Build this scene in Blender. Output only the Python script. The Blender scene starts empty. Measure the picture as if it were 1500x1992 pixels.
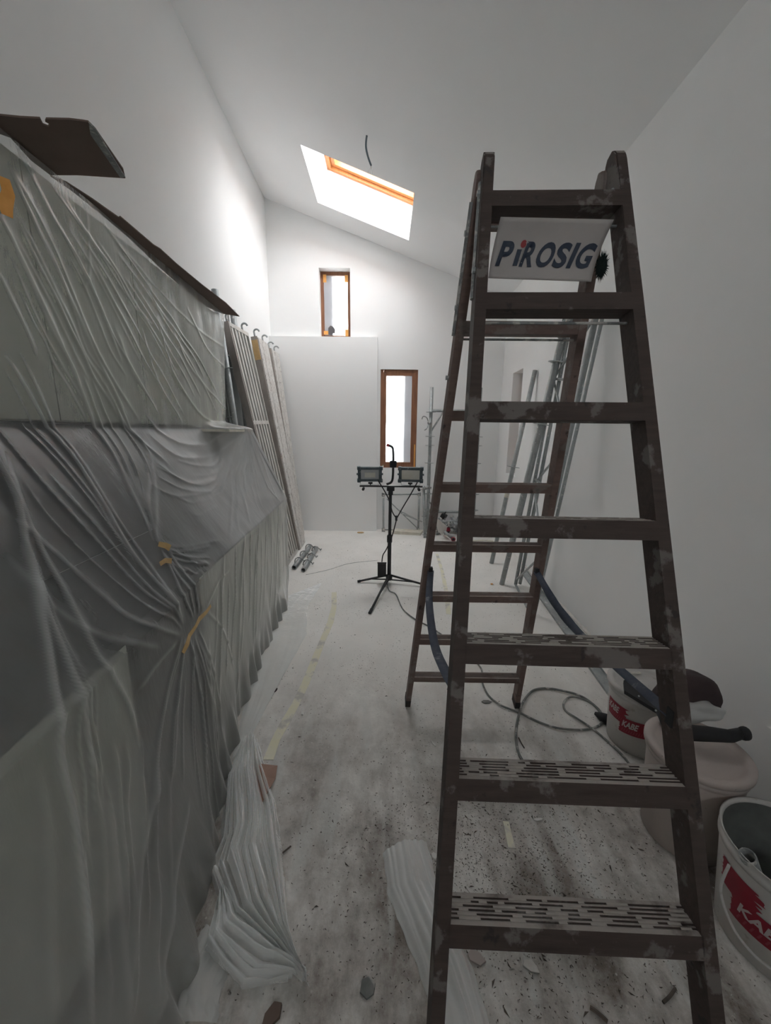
import bpy, bmesh, math, random
import numpy as np
from mathutils import Vector, Matrix
random.seed(7); rng = np.random.default_rng(5)
S = bpy.context.scene
COL = S.collection
PI = math.pi

# ------------------------------------------------------------------ camera, world, light, exposure
FPX, PITCH, ROLL, CAMH = 750.0, math.atan(158/750.0), .0105, 1.5
cam = bpy.data.cameras.new('camera'); co = bpy.data.objects.new('camera', cam); COL.objects.link(co)
cam.sensor_fit = 'HORIZONTAL'; cam.sensor_width = 36; cam.lens = FPX*36/1500; cam.clip_start = .02
co.matrix_world = Matrix.Translation((0, 0, CAMH)) @ Matrix.Rotation(PI/2-PITCH, 4, 'X') @ Matrix.Rotation(ROLL, 4, 'Z')
S.camera = co
S.view_settings.view_transform = 'Standard'; S.view_settings.look = 'None'
S.view_settings.gamma = 1; S.view_settings.use_curve_mapping = False
S.view_settings.exposure = 2.42
wd = bpy.data.worlds.new('overcast_sky'); S.world = wd; wd.use_nodes = True
bg = wd.node_tree.nodes['Background']; bg.inputs[0].default_value = (.965, .985, 1.0, 1); bg.inputs[1].default_value = 9.0
try:
    S.cycles.diffuse_bounces = 8; S.cycles.max_bounces = 14; S.cycles.transparent_max_bounces = 16
    S.cycles.sample_clamp_indirect = 6
except Exception: pass
def portal(loc, rot, sx, sy):
    l = bpy.data.lights.new('daylight_portal', 'AREA'); l.shape = 'RECTANGLE'; l.size = sx; l.size_y = sy
    l.cycles.is_portal = True
    o = bpy.data.objects.new('daylight_portal', l); COL.objects.link(o); o.location = loc; o.rotation_euler = rot
    return o

# pixel -> point on a plane of the room (used only to read off real coordinates)
def ray(u, v):
    a = (u-750)/FPX; b = -(v-996)/FPX
    x = a*math.cos(ROLL)-b*math.sin(ROLL); y = a*math.sin(ROLL)+b*math.cos(ROLL)
    return np.array([x, math.cos(PITCH)+y*math.sin(PITCH), -math.sin(PITCH)+y*math.cos(PITCH)])
def onz(u, v, z=0.): d = ray(u, v); return d*(z-CAMH)/d[2]+[0, 0, CAMH]
def ony(u, v, Y): d = ray(u, v); return d*Y/d[1]+[0, 0, CAMH]

# ------------------------------------------------------------------ materials
def nt_new(name):
    m = bpy.data.materials.new(name); m.use_nodes = True
    return m, m.node_tree, m.node_tree.nodes, m.node_tree.links
def tex(nt, kind, scale, stretch=(1, 1, 1), detail=5, rough=.6, rot=(0, 0, 0), coord='Object'):
    n, l = nt.nodes, nt.links
    tc = n.new('ShaderNodeTexCoord'); mp = n.new('ShaderNodeMapping'); mp.inputs['Scale'].default_value = stretch
    mp.inputs['Rotation'].default_value = rot
    l.new(tc.outputs[coord], mp.inputs[0])
    t = n.new('ShaderNodeTexNoise' if kind == 'noise' else 'ShaderNodeTexVoronoi'); t.inputs['Scale'].default_value = scale
    if kind == 'noise': t.inputs['Detail'].default_value = detail; t.inputs['Roughness'].default_value = rough
    l.new(mp.outputs[0], t.inputs['Vector'])
    return t.outputs[0]
def ramp(nt, src, a, b, ca=(0, 0, 0, 1), cb=(1, 1, 1, 1)):
    r = nt.nodes.new('ShaderNodeValToRGB'); r.color_ramp.elements[0].position = a; r.color_ramp.elements[1].position = b
    r.color_ramp.elements[0].color = ca; r.color_ramp.elements[1].color = cb
    nt.links.new(src, r.inputs[0]); return r.outputs[0]
def mix(nt, fac, a, b):
    m = nt.nodes.new('ShaderNodeMix'); m.data_type = 'RGBA'
    if isinstance(fac, float): m.inputs[0].default_value = fac
    else: nt.links.new(fac, m.inputs[0])
    for k, c in ((6, a), (7, b)):
        if isinstance(c, tuple): m.inputs[k].default_value = c if len(c) == 4 else c+(1,)
        else: nt.links.new(c, m.inputs[k])
    return m.outputs[2]
def mul(nt, a, b, op='MULTIPLY'):
    m = nt.nodes.new('ShaderNodeMath'); m.operation = op
    for k, c in ((0, a), (1, b)):
        if isinstance(c, (int, float)): m.inputs[k].default_value = c
        else: nt.links.new(c, m.inputs[k])
    return m.outputs[0]
def bump(nt, h, s=.3, d=.01):
    b = nt.nodes.new('ShaderNodeBump'); b.inputs['Strength'].default_value = s; b.inputs['Distance'].default_value = d
    nt.links.new(h, b.inputs['Height']); return b.outputs[0]
def pbr(name, col, col2=None, scale=8, stretch=(1, 1, 1), a=.35, b=.65, rough=.6, metal=0., bmp=0., bd=.004, spot=None, spot_scale=20, spot_lo=.62, spot_hi=.66):
    m, nt, n, l = nt_new(name); p = n['Principled BSDF']
    p.inputs['Roughness'].default_value = rough; p.inputs['Metallic'].default_value = metal
    t = tex(nt, 'noise', scale, stretch)
    c = mix(nt, ramp(nt, t, a, b), col, col2 or tuple(x*.88 for x in col))
    if spot:
        c = mix(nt, ramp(nt, tex(nt, 'noise', spot_scale, (1, 1, 1), 4), spot_lo, spot_hi), c, spot)
    l.new(c, p.inputs['Base Color'])
    if bmp: l.new(bump(nt, t, bmp, bd), p.inputs['Normal'])
    return m
M = {}
M['wall'] = pbr('white_plaster', (.865, .865, .86), (.845, .85, .845), 1.6, rough=.92, bmp=.0)
M['ceil'] = pbr('ceiling_plaster', (.85, .85, .85), (.835, .84, .84), 1.2, rough=.95)
M['frame'] = pbr('brown_window_wood', (.30, .13, .065), (.20, .085, .045), 6, (8, 8, .6), rough=.5)
M['pine'] = pbr('pine_window_wood', (.55, .22, .07), (.45, .17, .05), 6, (8, 8, .8), rough=.5)
M['steel'] = pbr('galvanised_steel', (.42, .44, .44), (.32, .34, .34), 14, (1, 1, 1), rough=.55, metal=.45, spot=(.62, .62, .6), spot_scale=30)
M['steel_d'] = pbr('dusty_grey_steel', (.34, .35, .35), (.22, .23, .23), 20, rough=.7, metal=.3, spot=(.6, .59, .56), spot_scale=25, spot_lo=.5, spot_hi=.6)
M['alu'] = pbr('plaster_smeared_aluminium', (.66, .64, .60), (.50, .48, .45), 12, (1, 1, .3), rough=.6, metal=.15)
M['deckside'] = pbr('dusty_deck_rail', (.40, .36, .33), (.30, .27, .25), 10, (1, 1, .5), rough=.7, metal=.1)
M['flaky'] = pbr('flaking_white_painted_plank', (.74, .72, .69), (.56, .53, .50), 60, (1, 1, .25), .45, .6, rough=.9, bmp=1.0, bd=.02, spot=(.25, .22, .2), spot_scale=38, spot_lo=.61, spot_hi=.66)
M['black'] = pbr('black_painted_metal', (.018, .019, .021), (.03, .03, .032), 20, rough=.45, spot=(.25, .25, .24), spot_scale=60, spot_lo=.70, spot_hi=.74)
M['rubber'] = pbr('black_rubber', (.02, .02, .022), rough=.7)
M['lamp'] = pbr('dusty_blue_grey_housing', (.055, .085, .10), (.10, .12, .13), 25, rough=.55, spot=(.35, .36, .35), spot_scale=40, spot_lo=.62, spot_hi=.68)
M['lens'] = pbr('cream_lamp_glass', (.60, .58, .50), (.66, .65, .60), 12, rough=.25)
M['refl'] = pbr('grey_reflector', (.36, .37, .38), (.45, .46, .47), 12, rough=.35)
M['bucket'] = pbr('white_bucket_plastic', (.60, .58, .56), (.53, .51, .49), 6, rough=.5, spot=(.44, .41, .38), spot_scale=22, spot_lo=.62, spot_hi=.7)
M['bucket_p'] = pbr('dusty_pinkish_bucket_plastic', (.50, .43, .40), (.44, .385, .36), 6, rough=.55, spot=(.2, .17, .15), spot_scale=60, spot_lo=.7, spot_hi=.72)
M['bucket_in'] = pbr('dirty_grey_bucket_inside', (.16, .17, .16), (.10, .105, .10), 8, rough=.8)
M['red'] = pbr('red_label_ink', (.30, .010, .028), (.26, .012, .03), 30, rough=.5)
M['print'] = pbr('white_label_ink', (.62, .55, .54), rough=.5)
M['dkred'] = pbr('faded_red_label_ink', (.38, .06, .08), rough=.5)
M['navy'] = pbr('navy_print', (.012, .025, .055), (.03, .04, .065), 80, rough=.5)
M['reddot'] = pbr('red_print', (.33, .03, .035), rough=.5)
M['signboard'] = pbr('dusty_white_sign_plastic', (.43, .40, .385), (.38, .355, .34), 5, rough=.6)
M['card'] = pbr('brown_cardboard', (.165, .115, .095), (.14, .10, .08), 5, rough=.85)
M['card_l'] = pbr('pink_brown_paper', (.42, .27, .21), (.36, .23, .18), 8, rough=.85)
M['tape'] = pbr('tan_masking_tape', (.62, .42, .20), (.52, .34, .15), 20, rough=.7)
M['tape_o'] = pbr('orange_tape', (.85, .42, .12), (.75, .35, .08), 20, rough=.6)
M['tape_y'] = pbr('dusty_pale_yellow_tape', (.76, .73, .55), (.75, .73, .64), 9, (1, 1, 1), rough=.9, spot=(.55, .53, .49), spot_scale=9, spot_lo=.52, spot_hi=.62)
M['door'] = pbr('pale_green_cabinet_front', (.68, .69, .62), (.64, .65, .585), 2, rough=.35)
M['carc'] = pbr('cabinet_carcass', (.55, .56, .50), rough=.6)
M['dark'] = pbr('dark_anthracite', (.028, .027, .03), (.04, .038, .042), 3, rough=.5)
M['strap'] = pbr('blue_grey_webbing', (.065, .08, .12), (.10, .112, .145), 30, (1, 1, 1), rough=.8, spot=(.3, .3, .33), spot_scale=14, spot_lo=.62, spot_hi=.7)
M['cord'] = pbr('dusty_grey_cable', (.13, .14, .135), (.24, .24, .23), 14, rough=.7, spot=(.42, .41, .39), spot_scale=20, spot_lo=.55, spot_hi=.62)
M['conduit'] = pbr('grey_conduit', (.13, .17, .20), (.16, .2, .23), 20, rough=.6)
M['wire'] = pbr('thin_copper_wire', (.5, .45, .4), rough=.5)
M['chip'] = pbr('white_plaster_chip', (.74, .73, .70), (.62, .6, .57), 30, rough=.9)
M['stick'] = pbr('dark_wood_splinter', (.09, .075, .065), (.15, .12, .1), 30, rough=.9)
M['cloth'] = pbr('dark_purple_brown_cloth', (.045, .03, .032), (.065, .045, .045), 8, rough=.95)
M['white_s'] = pbr('cream_timber', (.70, .67, .58), (.6, .57, .49), 20, rough=.8)
M['ext'] = pbr('outside_grey_wall', (.13, .125, .13), (.10, .095, .10), 3, rough=.9)
M['green'] = pbr('green_outside_panel', (.04, .30, .22), rough=.8)
M['fluff'] = pbr('dark_green_fluff', (.01, .02, .018), rough=1.)

def floor_material():
    m, nt, n, l = nt_new('dusty_trampled_floor'); p = n['Principled BSDF']; p.inputs['Roughness'].default_value = .88
    geo = n.new('ShaderNodeNewGeometry'); sep = n.new('ShaderNodeSeparateXYZ'); l.new(geo.outputs['Position'], sep.inputs[0])
    def rng_(src, a, b):
        q = n.new('ShaderNodeMapRange'); q.inputs[1].default_value = a; q.inputs[2].default_value = b; q.interpolation_type = 'SMOOTHSTEP'
        l.new(src, q.inputs[0]); return q.outputs[0]
    base = mix(nt, ramp(nt, tex(nt, 'noise', 1.7), .35, .65), (.84, .82, .785), (.76, .745, .71))
    # trodden brown grime with foreground shade painted in, stronger towards the camera
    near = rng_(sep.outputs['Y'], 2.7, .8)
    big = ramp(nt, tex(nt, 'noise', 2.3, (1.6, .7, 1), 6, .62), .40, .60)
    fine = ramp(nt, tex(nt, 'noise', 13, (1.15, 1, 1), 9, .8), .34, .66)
    dirt_shade = mul(nt, mul(nt, near, mul(nt, mul(nt, big, .65, 'MULTIPLY'), mul(nt, fine, .5), 'ADD')), 1.0)
    c = mix(nt, dirt_shade, base, (.20, .168, .145))
    streak = ramp(nt, tex(nt, 'noise', 3.0, (3.4, .5, 1), 4, .5, (0, 0, .1)), .55, .62)
    streak = mul(nt, mul(nt, streak, near), .65)
    c = mix(nt, streak, c, (.60, .61, .59))
    # small trodden specks
    vor = tex(nt, 'vor', 46)
    sp = ramp(nt, vor, .12, .18, (1, 1, 1, 1), (0, 0, 0, 1))
    msk = ramp(nt, tex(nt, 'noise', 3.1, (1, 1, 1), 5), .47, .60)
    c = mix(nt, mul(nt, mul(nt, sp, msk), .75), c, (.13, .11, .10))
    vor2 = tex(nt, 'vor', 27)
    sp2 = ramp(nt, vor2, .06, .11, (1, 1, 1, 1), (0, 0, 0, 1))
    c = mix(nt, mul(nt, mul(nt, sp2, big), .8), c, (.68, .67, .64))
    l.new(c, p.inputs['Base Color'])
    l.new(bump(nt, tex(nt, 'noise', 40, (1, 1, 1), 8, .7), .5, .004), p.inputs['Normal'])
    return m
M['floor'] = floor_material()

def ladder_material(name, c1, c2, dust):
    m, nt, n, l = nt_new(name); p = n['Principled BSDF']; p.inputs['Roughness'].default_value = .75
    g = ramp(nt, tex(nt, 'noise', 9, (1, 9, 9), 6), .3, .7)
    c = mix(nt, g, c1, c2)
    sp = ramp(nt, tex(nt, 'noise', 11, (1, 1, 1), 6, .6), .565, .61)
    dk = ramp(nt, tex(nt, 'noise', 16, (1.3, 1, 1), 6, .6), .62, .67)
    c = mix(nt, mul(nt, dk, .7), c, (.022, .018, .018))
    c = mix(nt, mul(nt, sp, .5), c, (.25, .23, .215))
    # dust that has settled on the faces turned up
    geo = n.new('ShaderNodeNewGeometry'); sep = n.new('ShaderNodeSeparateXYZ'); l.new(geo.outputs['Normal'], sep.inputs[0])
    up = n.new('ShaderNodeMapRange'); up.inputs[1].default_value = .45; up.inputs[2].default_value = .8; l.new(sep.outputs[2], up.inputs[0])
    dn = ramp(nt, tex(nt, 'noise', 14, (1, 1, 1), 5), .25, .5)
    c = mix(nt, mul(nt, mul(nt, up.outputs[0], dn), dust), c, (.44, .40, .37))
    l.new(c, p.inputs['Base Color']); l.new(bump(nt, g, .25, .002), p.inputs['Normal'])
    return m
M['lad'] = ladder_material('dark_weathered_wood', (.050, .034, .029), (.076, .053, .045), .85)
M['lad_in'] = ladder_material('brown_stile_wood', (.20, .135, .115), (.150, .105, .09), .5)
M['dustfill'] = pbr('caked_plaster_dust', (.44, .40, .37), (.36, .33, .30), 30, rough=.95)

def film_material(name, lo, hi, white=(.90, .91, .90), wr=1.0, ior=1.38, gr=.28, tlc=None):
    m, nt, n, l = nt_new(name); n.remove(n['Principled BSDF']); out = n['Material Output']
    tr = n.new('ShaderNodeBsdfTransparent'); tr.inputs[0].default_value = (.95, .96, .95, 1)
    df = n.new('ShaderNodeBsdfDiffuse'); df.inputs[0].default_value = white+(1,)
    tl = n.new('ShaderNodeBsdfTranslucent'); tl.inputs[0].default_value = (tlc or white)+(1,)
    gl = n.new('ShaderNodeBsdfGlossy'); gl.inputs['Roughness'].default_value = gr; gl.inputs[0].default_value = (1, 1, 1, 1)
    m1 = n.new('ShaderNodeMixShader'); m1.inputs[0].default_value = .4; l.new(df.outputs[0], m1.inputs[1]); l.new(tl.outputs[0], m1.inputs[2])
    at = n.new('ShaderNodeAttribute'); at.attribute_name = 'fold'
    nz = ramp(nt, tex(nt, 'noise', 1.6, (1, 1, .6), 5, .55, (.5, 0, 0)), .3, .75)
    d = mul(nt, mul(nt, nz, hi-lo), lo, 'ADD'); d = mul(nt, d, at.outputs['Fac'], 'ADD')
    d2 = n.new('ShaderNodeClamp'); l.new(d, d2.inputs[0]); d2.inputs[1].default_value = 0; d2.inputs[2].default_value = .995
    m2 = n.new('ShaderNodeMixShader'); l.new(d2.outputs[0], m2.inputs[0]); l.new(tr.outputs[0], m2.inputs[1]); l.new(m1.outputs[0], m2.inputs[2])
    fr = n.new('ShaderNodeFresnel'); fr.inputs[0].default_value = ior
    m3 = n.new('ShaderNodeMixShader'); l.new(fr.outputs[0], m3.inputs[0]); l.new(m2.outputs[0], m3.inputs[1]); l.new(gl.outputs[0], m3.inputs[2])
    h = mul(nt, tex(nt, 'noise', 7, (1, 1.4, .35), 6, .6, (.45, 0, 0)), mul(nt, tex(nt, 'noise', 30, (1, 1, .5), 4), .12), 'ADD')
    b = bump(nt, h, .55*wr, .03)
    for s in (df, tl, gl, fr): l.new(b, s.inputs['Normal'])
    l.new(m3.outputs[0], out.inputs[0])
    return m
M['film'] = film_material('translucent_dust_sheet', .11, .32, wr=.35, ior=1.33, gr=.3)
M['film_f'] = film_material('crumpled_floor_film', .62, .80, wr=.35, ior=1.16, gr=.45)
M['film_t'] = film_material('thin_clear_floor_film', .08, .24, wr=.3, ior=1.08, gr=.5)
M['foil'] = film_material('frosted_window_foil', .90, .93, (.42, .42, .44), .2, 1.2, .4, (.028, .028, .03))
def glass_material(name='window_glass', tint=(.97, .98, .98)):
    m, nt, n, l = nt_new(name); n.remove(n['Principled BSDF'])
    tr = n.new('ShaderNodeBsdfTransparent'); gl = n.new('ShaderNodeBsdfGlossy'); gl.inputs['Roughness'].default_value = .03
    tr.inputs[0].default_value = tint+(1,)
    ms = n.new('ShaderNodeMixShader'); ms.inputs[0].default_value = .06
    l.new(tr.outputs[0], ms.inputs[1]); l.new(gl.outputs[0], ms.inputs[2]); l.new(ms.outputs[0], n['Material Output'].inputs[0]); return m
M['glass'] = glass_material(); M['skyglass'] = glass_material('dimming_skylight_glass', (.67, .67, .672))  # skylight tint put in to dim its daylight on the nearby walls

# ------------------------------------------------------------------ mesh helpers
def V(*a): return Vector(a)
def box(bm, c, s, R=None, bevel=0):
    vs = []
    for dx in (-.5, .5):
        for dy in (-.5, .5):
            for dz in (-.5, .5):
                p = Vector((dx*s[0], dy*s[1], dz*s[2]))
                if R is not None: p = R @ p
                vs.append(bm.verts.new(p+Vector(c)))
    idx = [(0, 1, 3, 2), (4, 6, 7, 5), (0, 4, 5, 1), (2, 3, 7, 6), (0, 2, 6, 4), (1, 5, 7, 3)]
    fs = [bm.faces.new([vs[i] for i in q]) for q in idx]
    if bevel:
        es = list({e for f in fs for e in f.edges})
        bmesh.ops.bevel(bm, geom=es, offset=bevel, segments=2, affect='EDGES', profile=.6)
def prism(bm, ring0, ring1):
    a = [bm.verts.new(Vector(p)) for p in ring0]; b = [bm.verts.new(Vector(p)) for p in ring1]; n = len(a)
    bm.faces.new(a[::-1]); bm.faces.new(b)
    for i in range(n): bm.faces.new([a[i], a[(i+1) % n], b[(i+1) % n], b[i]])
def tube(bm, pts, r, seg=10, caps=True, hollow=None):
    pts = [Vector(p) for p in pts]; rings = []
    up = Vector((0, 0, 1)); prev = None
    for i, p in enumerate(pts):
        d = (pts[min(i+1, len(pts)-1)]-pts[max(i-1, 0)])
        if d.length < 1e-9: d = Vector((0, 0, 1))
        d.normalize()
        if prev is None:
            a = d.cross(up if abs(d.z) < .95 else Vector((1, 0, 0))).normalized()
        else:
            a = (prev-d*prev.dot(d)).normalized()
        prev = a; b = d.cross(a)
        rr = r[i] if isinstance(r, (list, tuple)) else r
        rings.append([bm.verts.new(p+(a*math.cos(2*PI*k/seg)+b*math.sin(2*PI*k/seg))*rr) for k in range(seg)])
    for i in range(len(rings)-1):
        for k in range(seg):
            bm.faces.new([rings[i][k], rings[i][(k+1) % seg], rings[i+1][(k+1) % seg], rings[i+1][k]])
    if caps and not hollow:
        bm.faces.new(rings[0][::-1]); bm.faces.new(rings[-1])
def lathe(bm, prof, c, seg=48):
    rings = []
    for r, z in prof:
        rings.append([bm.verts.new((c[0]+r*math.cos(2*PI*k/seg), c[1]+r*math.sin(2*PI*k/seg), c[2]+z)) for k in range(seg)])
    for i in range(len(rings)-1):
        for k in range(seg):
            bm.faces.new([rings[i][k], rings[i][(k+1) % seg], rings[i+1][(k+1) % seg], rings[i+1][k]])
    return rings
def smooth_path(pts, n=8):
    pts = [Vector(p) for p in pts]; out = []
    for i in range(len(pts)-1):
        p0 = pts[max(i-1, 0)]; p1 = pts[i]; p2 = pts[i+1]; p3 = pts[min(i+2, len(pts)-1)]
        for k in range(n):
            t = k/n
            out.append(.5*((2*p1)+(-p0+p2)*t+(2*p0-5*p1+4*p2-p3)*t*t+(-p0+3*p1-3*p2+p3)*t*t*t))
    out.append(pts[-1]); return out
def obj(name, bm, m, parent=None, smooth=False):
    me = bpy.data.meshes.new(name)
    bmesh.ops.recalc_face_normals(bm, faces=bm.faces); bm.to_mesh(me); bm.free()
    if smooth:
        me.polygons.foreach_set('use_smooth', [True]*len(me.polygons))
    me.materials.append(M[m] if isinstance(m, str) else m)
    o = bpy.data.objects.new(name, me); COL.objects.link(o)
    if parent is not None:
        o.parent = parent; o.matrix_parent_inverse = Matrix.Translation(-Vector(parent.location)) if parent.type == 'EMPTY' else Matrix.Identity(4)
    return o
def grid_obj(name, P, m, parent=None, fold=None, thick=0):
    nu, nv = P.shape[:2]; me = bpy.data.meshes.new(name)
    idx = np.arange(nu*nv).reshape(nu, nv)
    f = np.stack([idx[:-1, :-1], idx[1:, :-1], idx[1:, 1:], idx[:-1, 1:]], -1).reshape(-1, 4)
    me.vertices.add(nu*nv); me.vertices.foreach_set('co', P.reshape(-1).astype(np.float32))
    me.loops.add(f.size); me.loops.foreach_set('vertex_index', f.reshape(-1).astype(np.int32))
    me.polygons.add(len(f)); me.polygons.foreach_set('loop_start', np.arange(0, f.size, 4, dtype=np.int32))
    me.polygons.foreach_set('use_smooth', [True]*len(f)); me.update(calc_edges=True)
    if fold is not None:
        a = me.attributes.new('fold', 'FLOAT', 'POINT'); a.data.foreach_set('value', fold.reshape(-1).astype(np.float32))
    me.materials.append(M[m]); o = bpy.data.objects.new(name, me); COL.objects.link(o)
    if thick:
        s = o.modifiers.new('thickness', 'SOLIDIFY'); s.thickness = thick
    if parent is not None:
        o.parent = parent; o.matrix_parent_inverse = Matrix.Translation(-Vector(parent.location))
    return o
def tag(o, label=None, cat=None, group=None, kind=None):
    for k, v in (('label', label), ('category', cat), ('group', group), ('kind', kind)):
        if v: o[k] = v
    return o
def thing(name, label, cat, loc=(0, 0, 0), group=None):
    o = bpy.data.objects.new(name, None); o.empty_display_size = .05; COL.objects.link(o); o.location = loc
    bpy.context.view_layer.update() if False else None
    return tag(o, label, cat, group)
B = bmesh.new
def one(name, m, fn, parent=None, smooth=False):
    bm = B(); fn(bm); return obj(name, bm, m, parent, smooth)
def struct(name, bm, m, parent=None, smooth=False):
    o = obj(name, bm, m, parent, smooth)
    if parent is None: o['kind'] = 'structure'
    return o

# ------------------------------------------------------------------ the room
YB, YF = 5.81, -2.6
SL = .358                                                   # fall of the shed roof per metre of width
def XL(y): return -1.64+.035*(YB-y)
def XR(y): return 1.66-.030*(YB-y)
def ZC(x): return 4.482-SL*(x+1.633)
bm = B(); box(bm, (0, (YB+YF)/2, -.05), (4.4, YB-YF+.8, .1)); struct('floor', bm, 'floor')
def wall_cells(name, us, zs, holes, P, thick, ztop=None):
    """cells of a thick wall between the u and z cuts, leaving the holes out; P(u, z, d) gives the point"""
    bm = B(); us = sorted(us); zs = sorted(zs)
    for i in range(len(us)-1):
        for j in range(len(zs)-1):
            uc, zc = (us[i]+us[i+1])/2, (zs[j]+zs[j+1])/2
            if any(h[0] < uc < h[1] and h[2] < zc < h[3] for h in holes): continue
            q = [(us[i], zs[j]), (us[i+1], zs[j]), (us[i+1], zs[j+1]), (us[i], zs[j+1])]
            prism(bm, [P(u, z, 0) for u, z in q], [P(u, z, thick) for u, z in q])
    bmesh.ops.remove_doubles(bm, verts=bm.verts, dist=1e-5)
    # drop the inner faces shared by neighbouring cells
    seen = {}
    for f in bm.faces:
        k = tuple(sorted(v.index for v in f.verts)) if False else tuple(sorted(id(v) for v in f.verts))
        seen.setdefault(k, []).append(f)
    bmesh.ops.delete(bm, geom=[f for l in seen.values() if len(l) > 1 for f in l], context='FACES')
    return bm
W1 = (-.945, -.518, 2.785, 3.66)      # small high window in the back wall
W2 = (-.090, .447, .955, 2.36)        # tall window in the back wall
def pb(u, z, d):
    return (u, YB+d, z)
bm = wall_cells('b', [-1.95, W1[0], W1[1], W2[0], W2[1], 1.95], [0, W1[2], W1[3], W2[2], W2[3], 5.0], [W1, W2], pb, .30)
struct('wall_back', bm, 'wall')
bm = B(); prism(bm, [(XL(YF)-.0, YF-.3, 0), (XL(YF), YF-.3, 5.0), (XL(YB+.3), YB+.3, 5.0), (XL(YB+.3), YB+.3, 0)],
                [(XL(YF)-.3, YF-.3, 0), (XL(YF)-.3, YF-.3, 5.0), (XL(YB+.3)-.3, YB+.3, 5.0), (XL(YB+.3)-.3, YB+.3, 0)])
struct('wall_left', bm, 'wall')
W4 = (4.87, 5.285, .95, 2.25)
def prr(y, z, d): return (XR(y)+d, y, z)
bm = wall_cells('r', [YF-.3, W4[0], W4[1], YB+.3], [0, W4[2], W4[3], 3.75], [W4], prr, .30)
struct('wall_right', bm, 'wall')
WFILL = (-.28, .24, 2.25, 2.75)          # unseen window added in the near end wall to brighten the foreground
bm = wall_cells('f', [-2.1, WFILL[0], WFILL[1], 2.1], [0, WFILL[2], WFILL[3], 5.0], [WFILL], lambda u, z, d: (u, YF-d, z), .30); struct('wall_front', bm, 'wall')
wfill = thing('added_fill_window', None, None, (0, YF-.2, WFILL[2])); wfill['kind'] = 'structure'
for a, b, c, d in ((WFILL[0], WFILL[0]+.06, WFILL[2], WFILL[3]), (WFILL[1]-.06, WFILL[1], WFILL[2], WFILL[3]), (WFILL[0]+.06, WFILL[1]-.06, WFILL[2], WFILL[2]+.06), (WFILL[0]+.06, WFILL[1]-.06, WFILL[3]-.06, WFILL[3])):
    one('frame_rail', 'frame', lambda bm: box(bm, ((a+b)/2, YF-.2, (c+d)/2), (b-a, .07, d-c), bevel=.003), wfill)
one('pane', 'glass', lambda bm: box(bm, ((WFILL[0]+WFILL[1])/2, YF-.2, (WFILL[2]+WFILL[3])/2), (WFILL[1]-WFILL[0]-.1, .006, WFILL[3]-WFILL[2]-.1)), wfill)
portal(((WFILL[0]+WFILL[1])/2, YF-.34, (WFILL[2]+WFILL[3])/2), (PI/2, 0, 0), WFILL[1]-WFILL[0], WFILL[3]-WFILL[2])
# shallow boxed-out section of the back wall
bm = B(); x1 = -.134; zt = 2.765; box(bm, ((XL(YB)+x1)/2, YB-.055, zt/2), (x1-XL(YB), .11, zt), bevel=.002); struct('wall_projection', bm, 'wall')
# sloping ceiling with the skylight shaft
AL = math.atan(SL); e1 = Vector((math.cos(AL), 0, -math.sin(AL))); en = Vector((math.sin(AL), 0, math.cos(AL)))
C0 = Vector((-1.633, 0, 4.482))
def pc(a, y, d): return C0+e1*a+Vector((0, y, 0))+en*d
def ax(x): return (x+1.633)/math.cos(AL)
SK = (ax(-.862), ax(.252), 4.39, 5.36)
bm = wall_cells('c', [-.35, SK[0], SK[1], 3.85], [YF-.3, SK[2], SK[3], YB+.3], [SK], pc, .40)
struct('ceiling', bm, 'ceil')
# skylight window
w3 = thing('window_3', None, None, pc((SK[0]+SK[1])/2, (SK[2]+SK[3])/2, .40)); w3['kind'] = 'structure'
def cbox(bm, a0, a1, y0, y1, d0, d1): prism(bm, [pc(a0, y0, d0), pc(a1, y0, d0), pc(a1, y1, d0), pc(a0, y1, d0)], [pc(a0, y0, d1), pc(a1, y0, d1), pc(a1, y1, d1), pc(a0, y1, d1)])
a0, a1, y0, y1 = SK
def ringframe(bm, w, d0, d1, o=0):
    cbox(bm, a0-o, a0+w, y0-o, y1+o, d0, d1); cbox(bm, a1-w, a1+o, y0-o, y1+o, d0, d1)
    cbox(bm, a0+w, a1-w, y0-o, y0+w, d0, d1); cbox(bm, a0+w, a1-w, y1-w, y1+o, d0, d1)
one('window_frame', 'pine', lambda b: ringframe(b, .045, .37, .46), w3)
one('sash', 'pine', lambda b: (cbox(b, a0+.047, a0+.10, y0+.047, y1-.047, .40, .49), cbox(b, a1-.10, a1-.047, y0+.047, y1-.047, .40, .49),
    cbox(b, a0+.10, a1-.10, y0+.047, y0+.10, .40, .49), cbox(b, a0+.10, a1-.10, y1-.10, y1-.047, .40, .49)), w3)
one('sealing_strip', 'steel', lambda b: (cbox(b, a0+.10, a1-.10, y1-.112, y1-.102, .47, .49), cbox(b, a0+.102, a0+.112, y0+.11, y1-.112, .47, .49)), w3)
one('pane', 'skyglass', lambda b: cbox(b, a0+.09, a1-.09, y0+.09, y1-.09, .470, .474), w3)
p = portal(pc((a0+a1)/2, (y0+y1)/2, .50), (0, AL, 0), (a1-a0)*.9, (y1-y0)*.9)
portal(((W1[0]+W1[1])/2, YB+.34, (W1[2]+W1[3])/2), (-PI/2, 0, 0), W1[1]-W1[0], W1[3]-W1[2])
portal(((W2[0]+W2[1])/2, YB+.34, (W2[2]+W2[3])/2), (-PI/2, 0, 0), W2[1]-W2[0], W2[3]-W2[2])
0 and portal((XR(5)+.34, (W4[0]+W4[1])/2, (W4[2]+W4[3])/2), (0, PI/2, 0), W4[3]-W4[2], W4[1]-W4[0])

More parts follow.
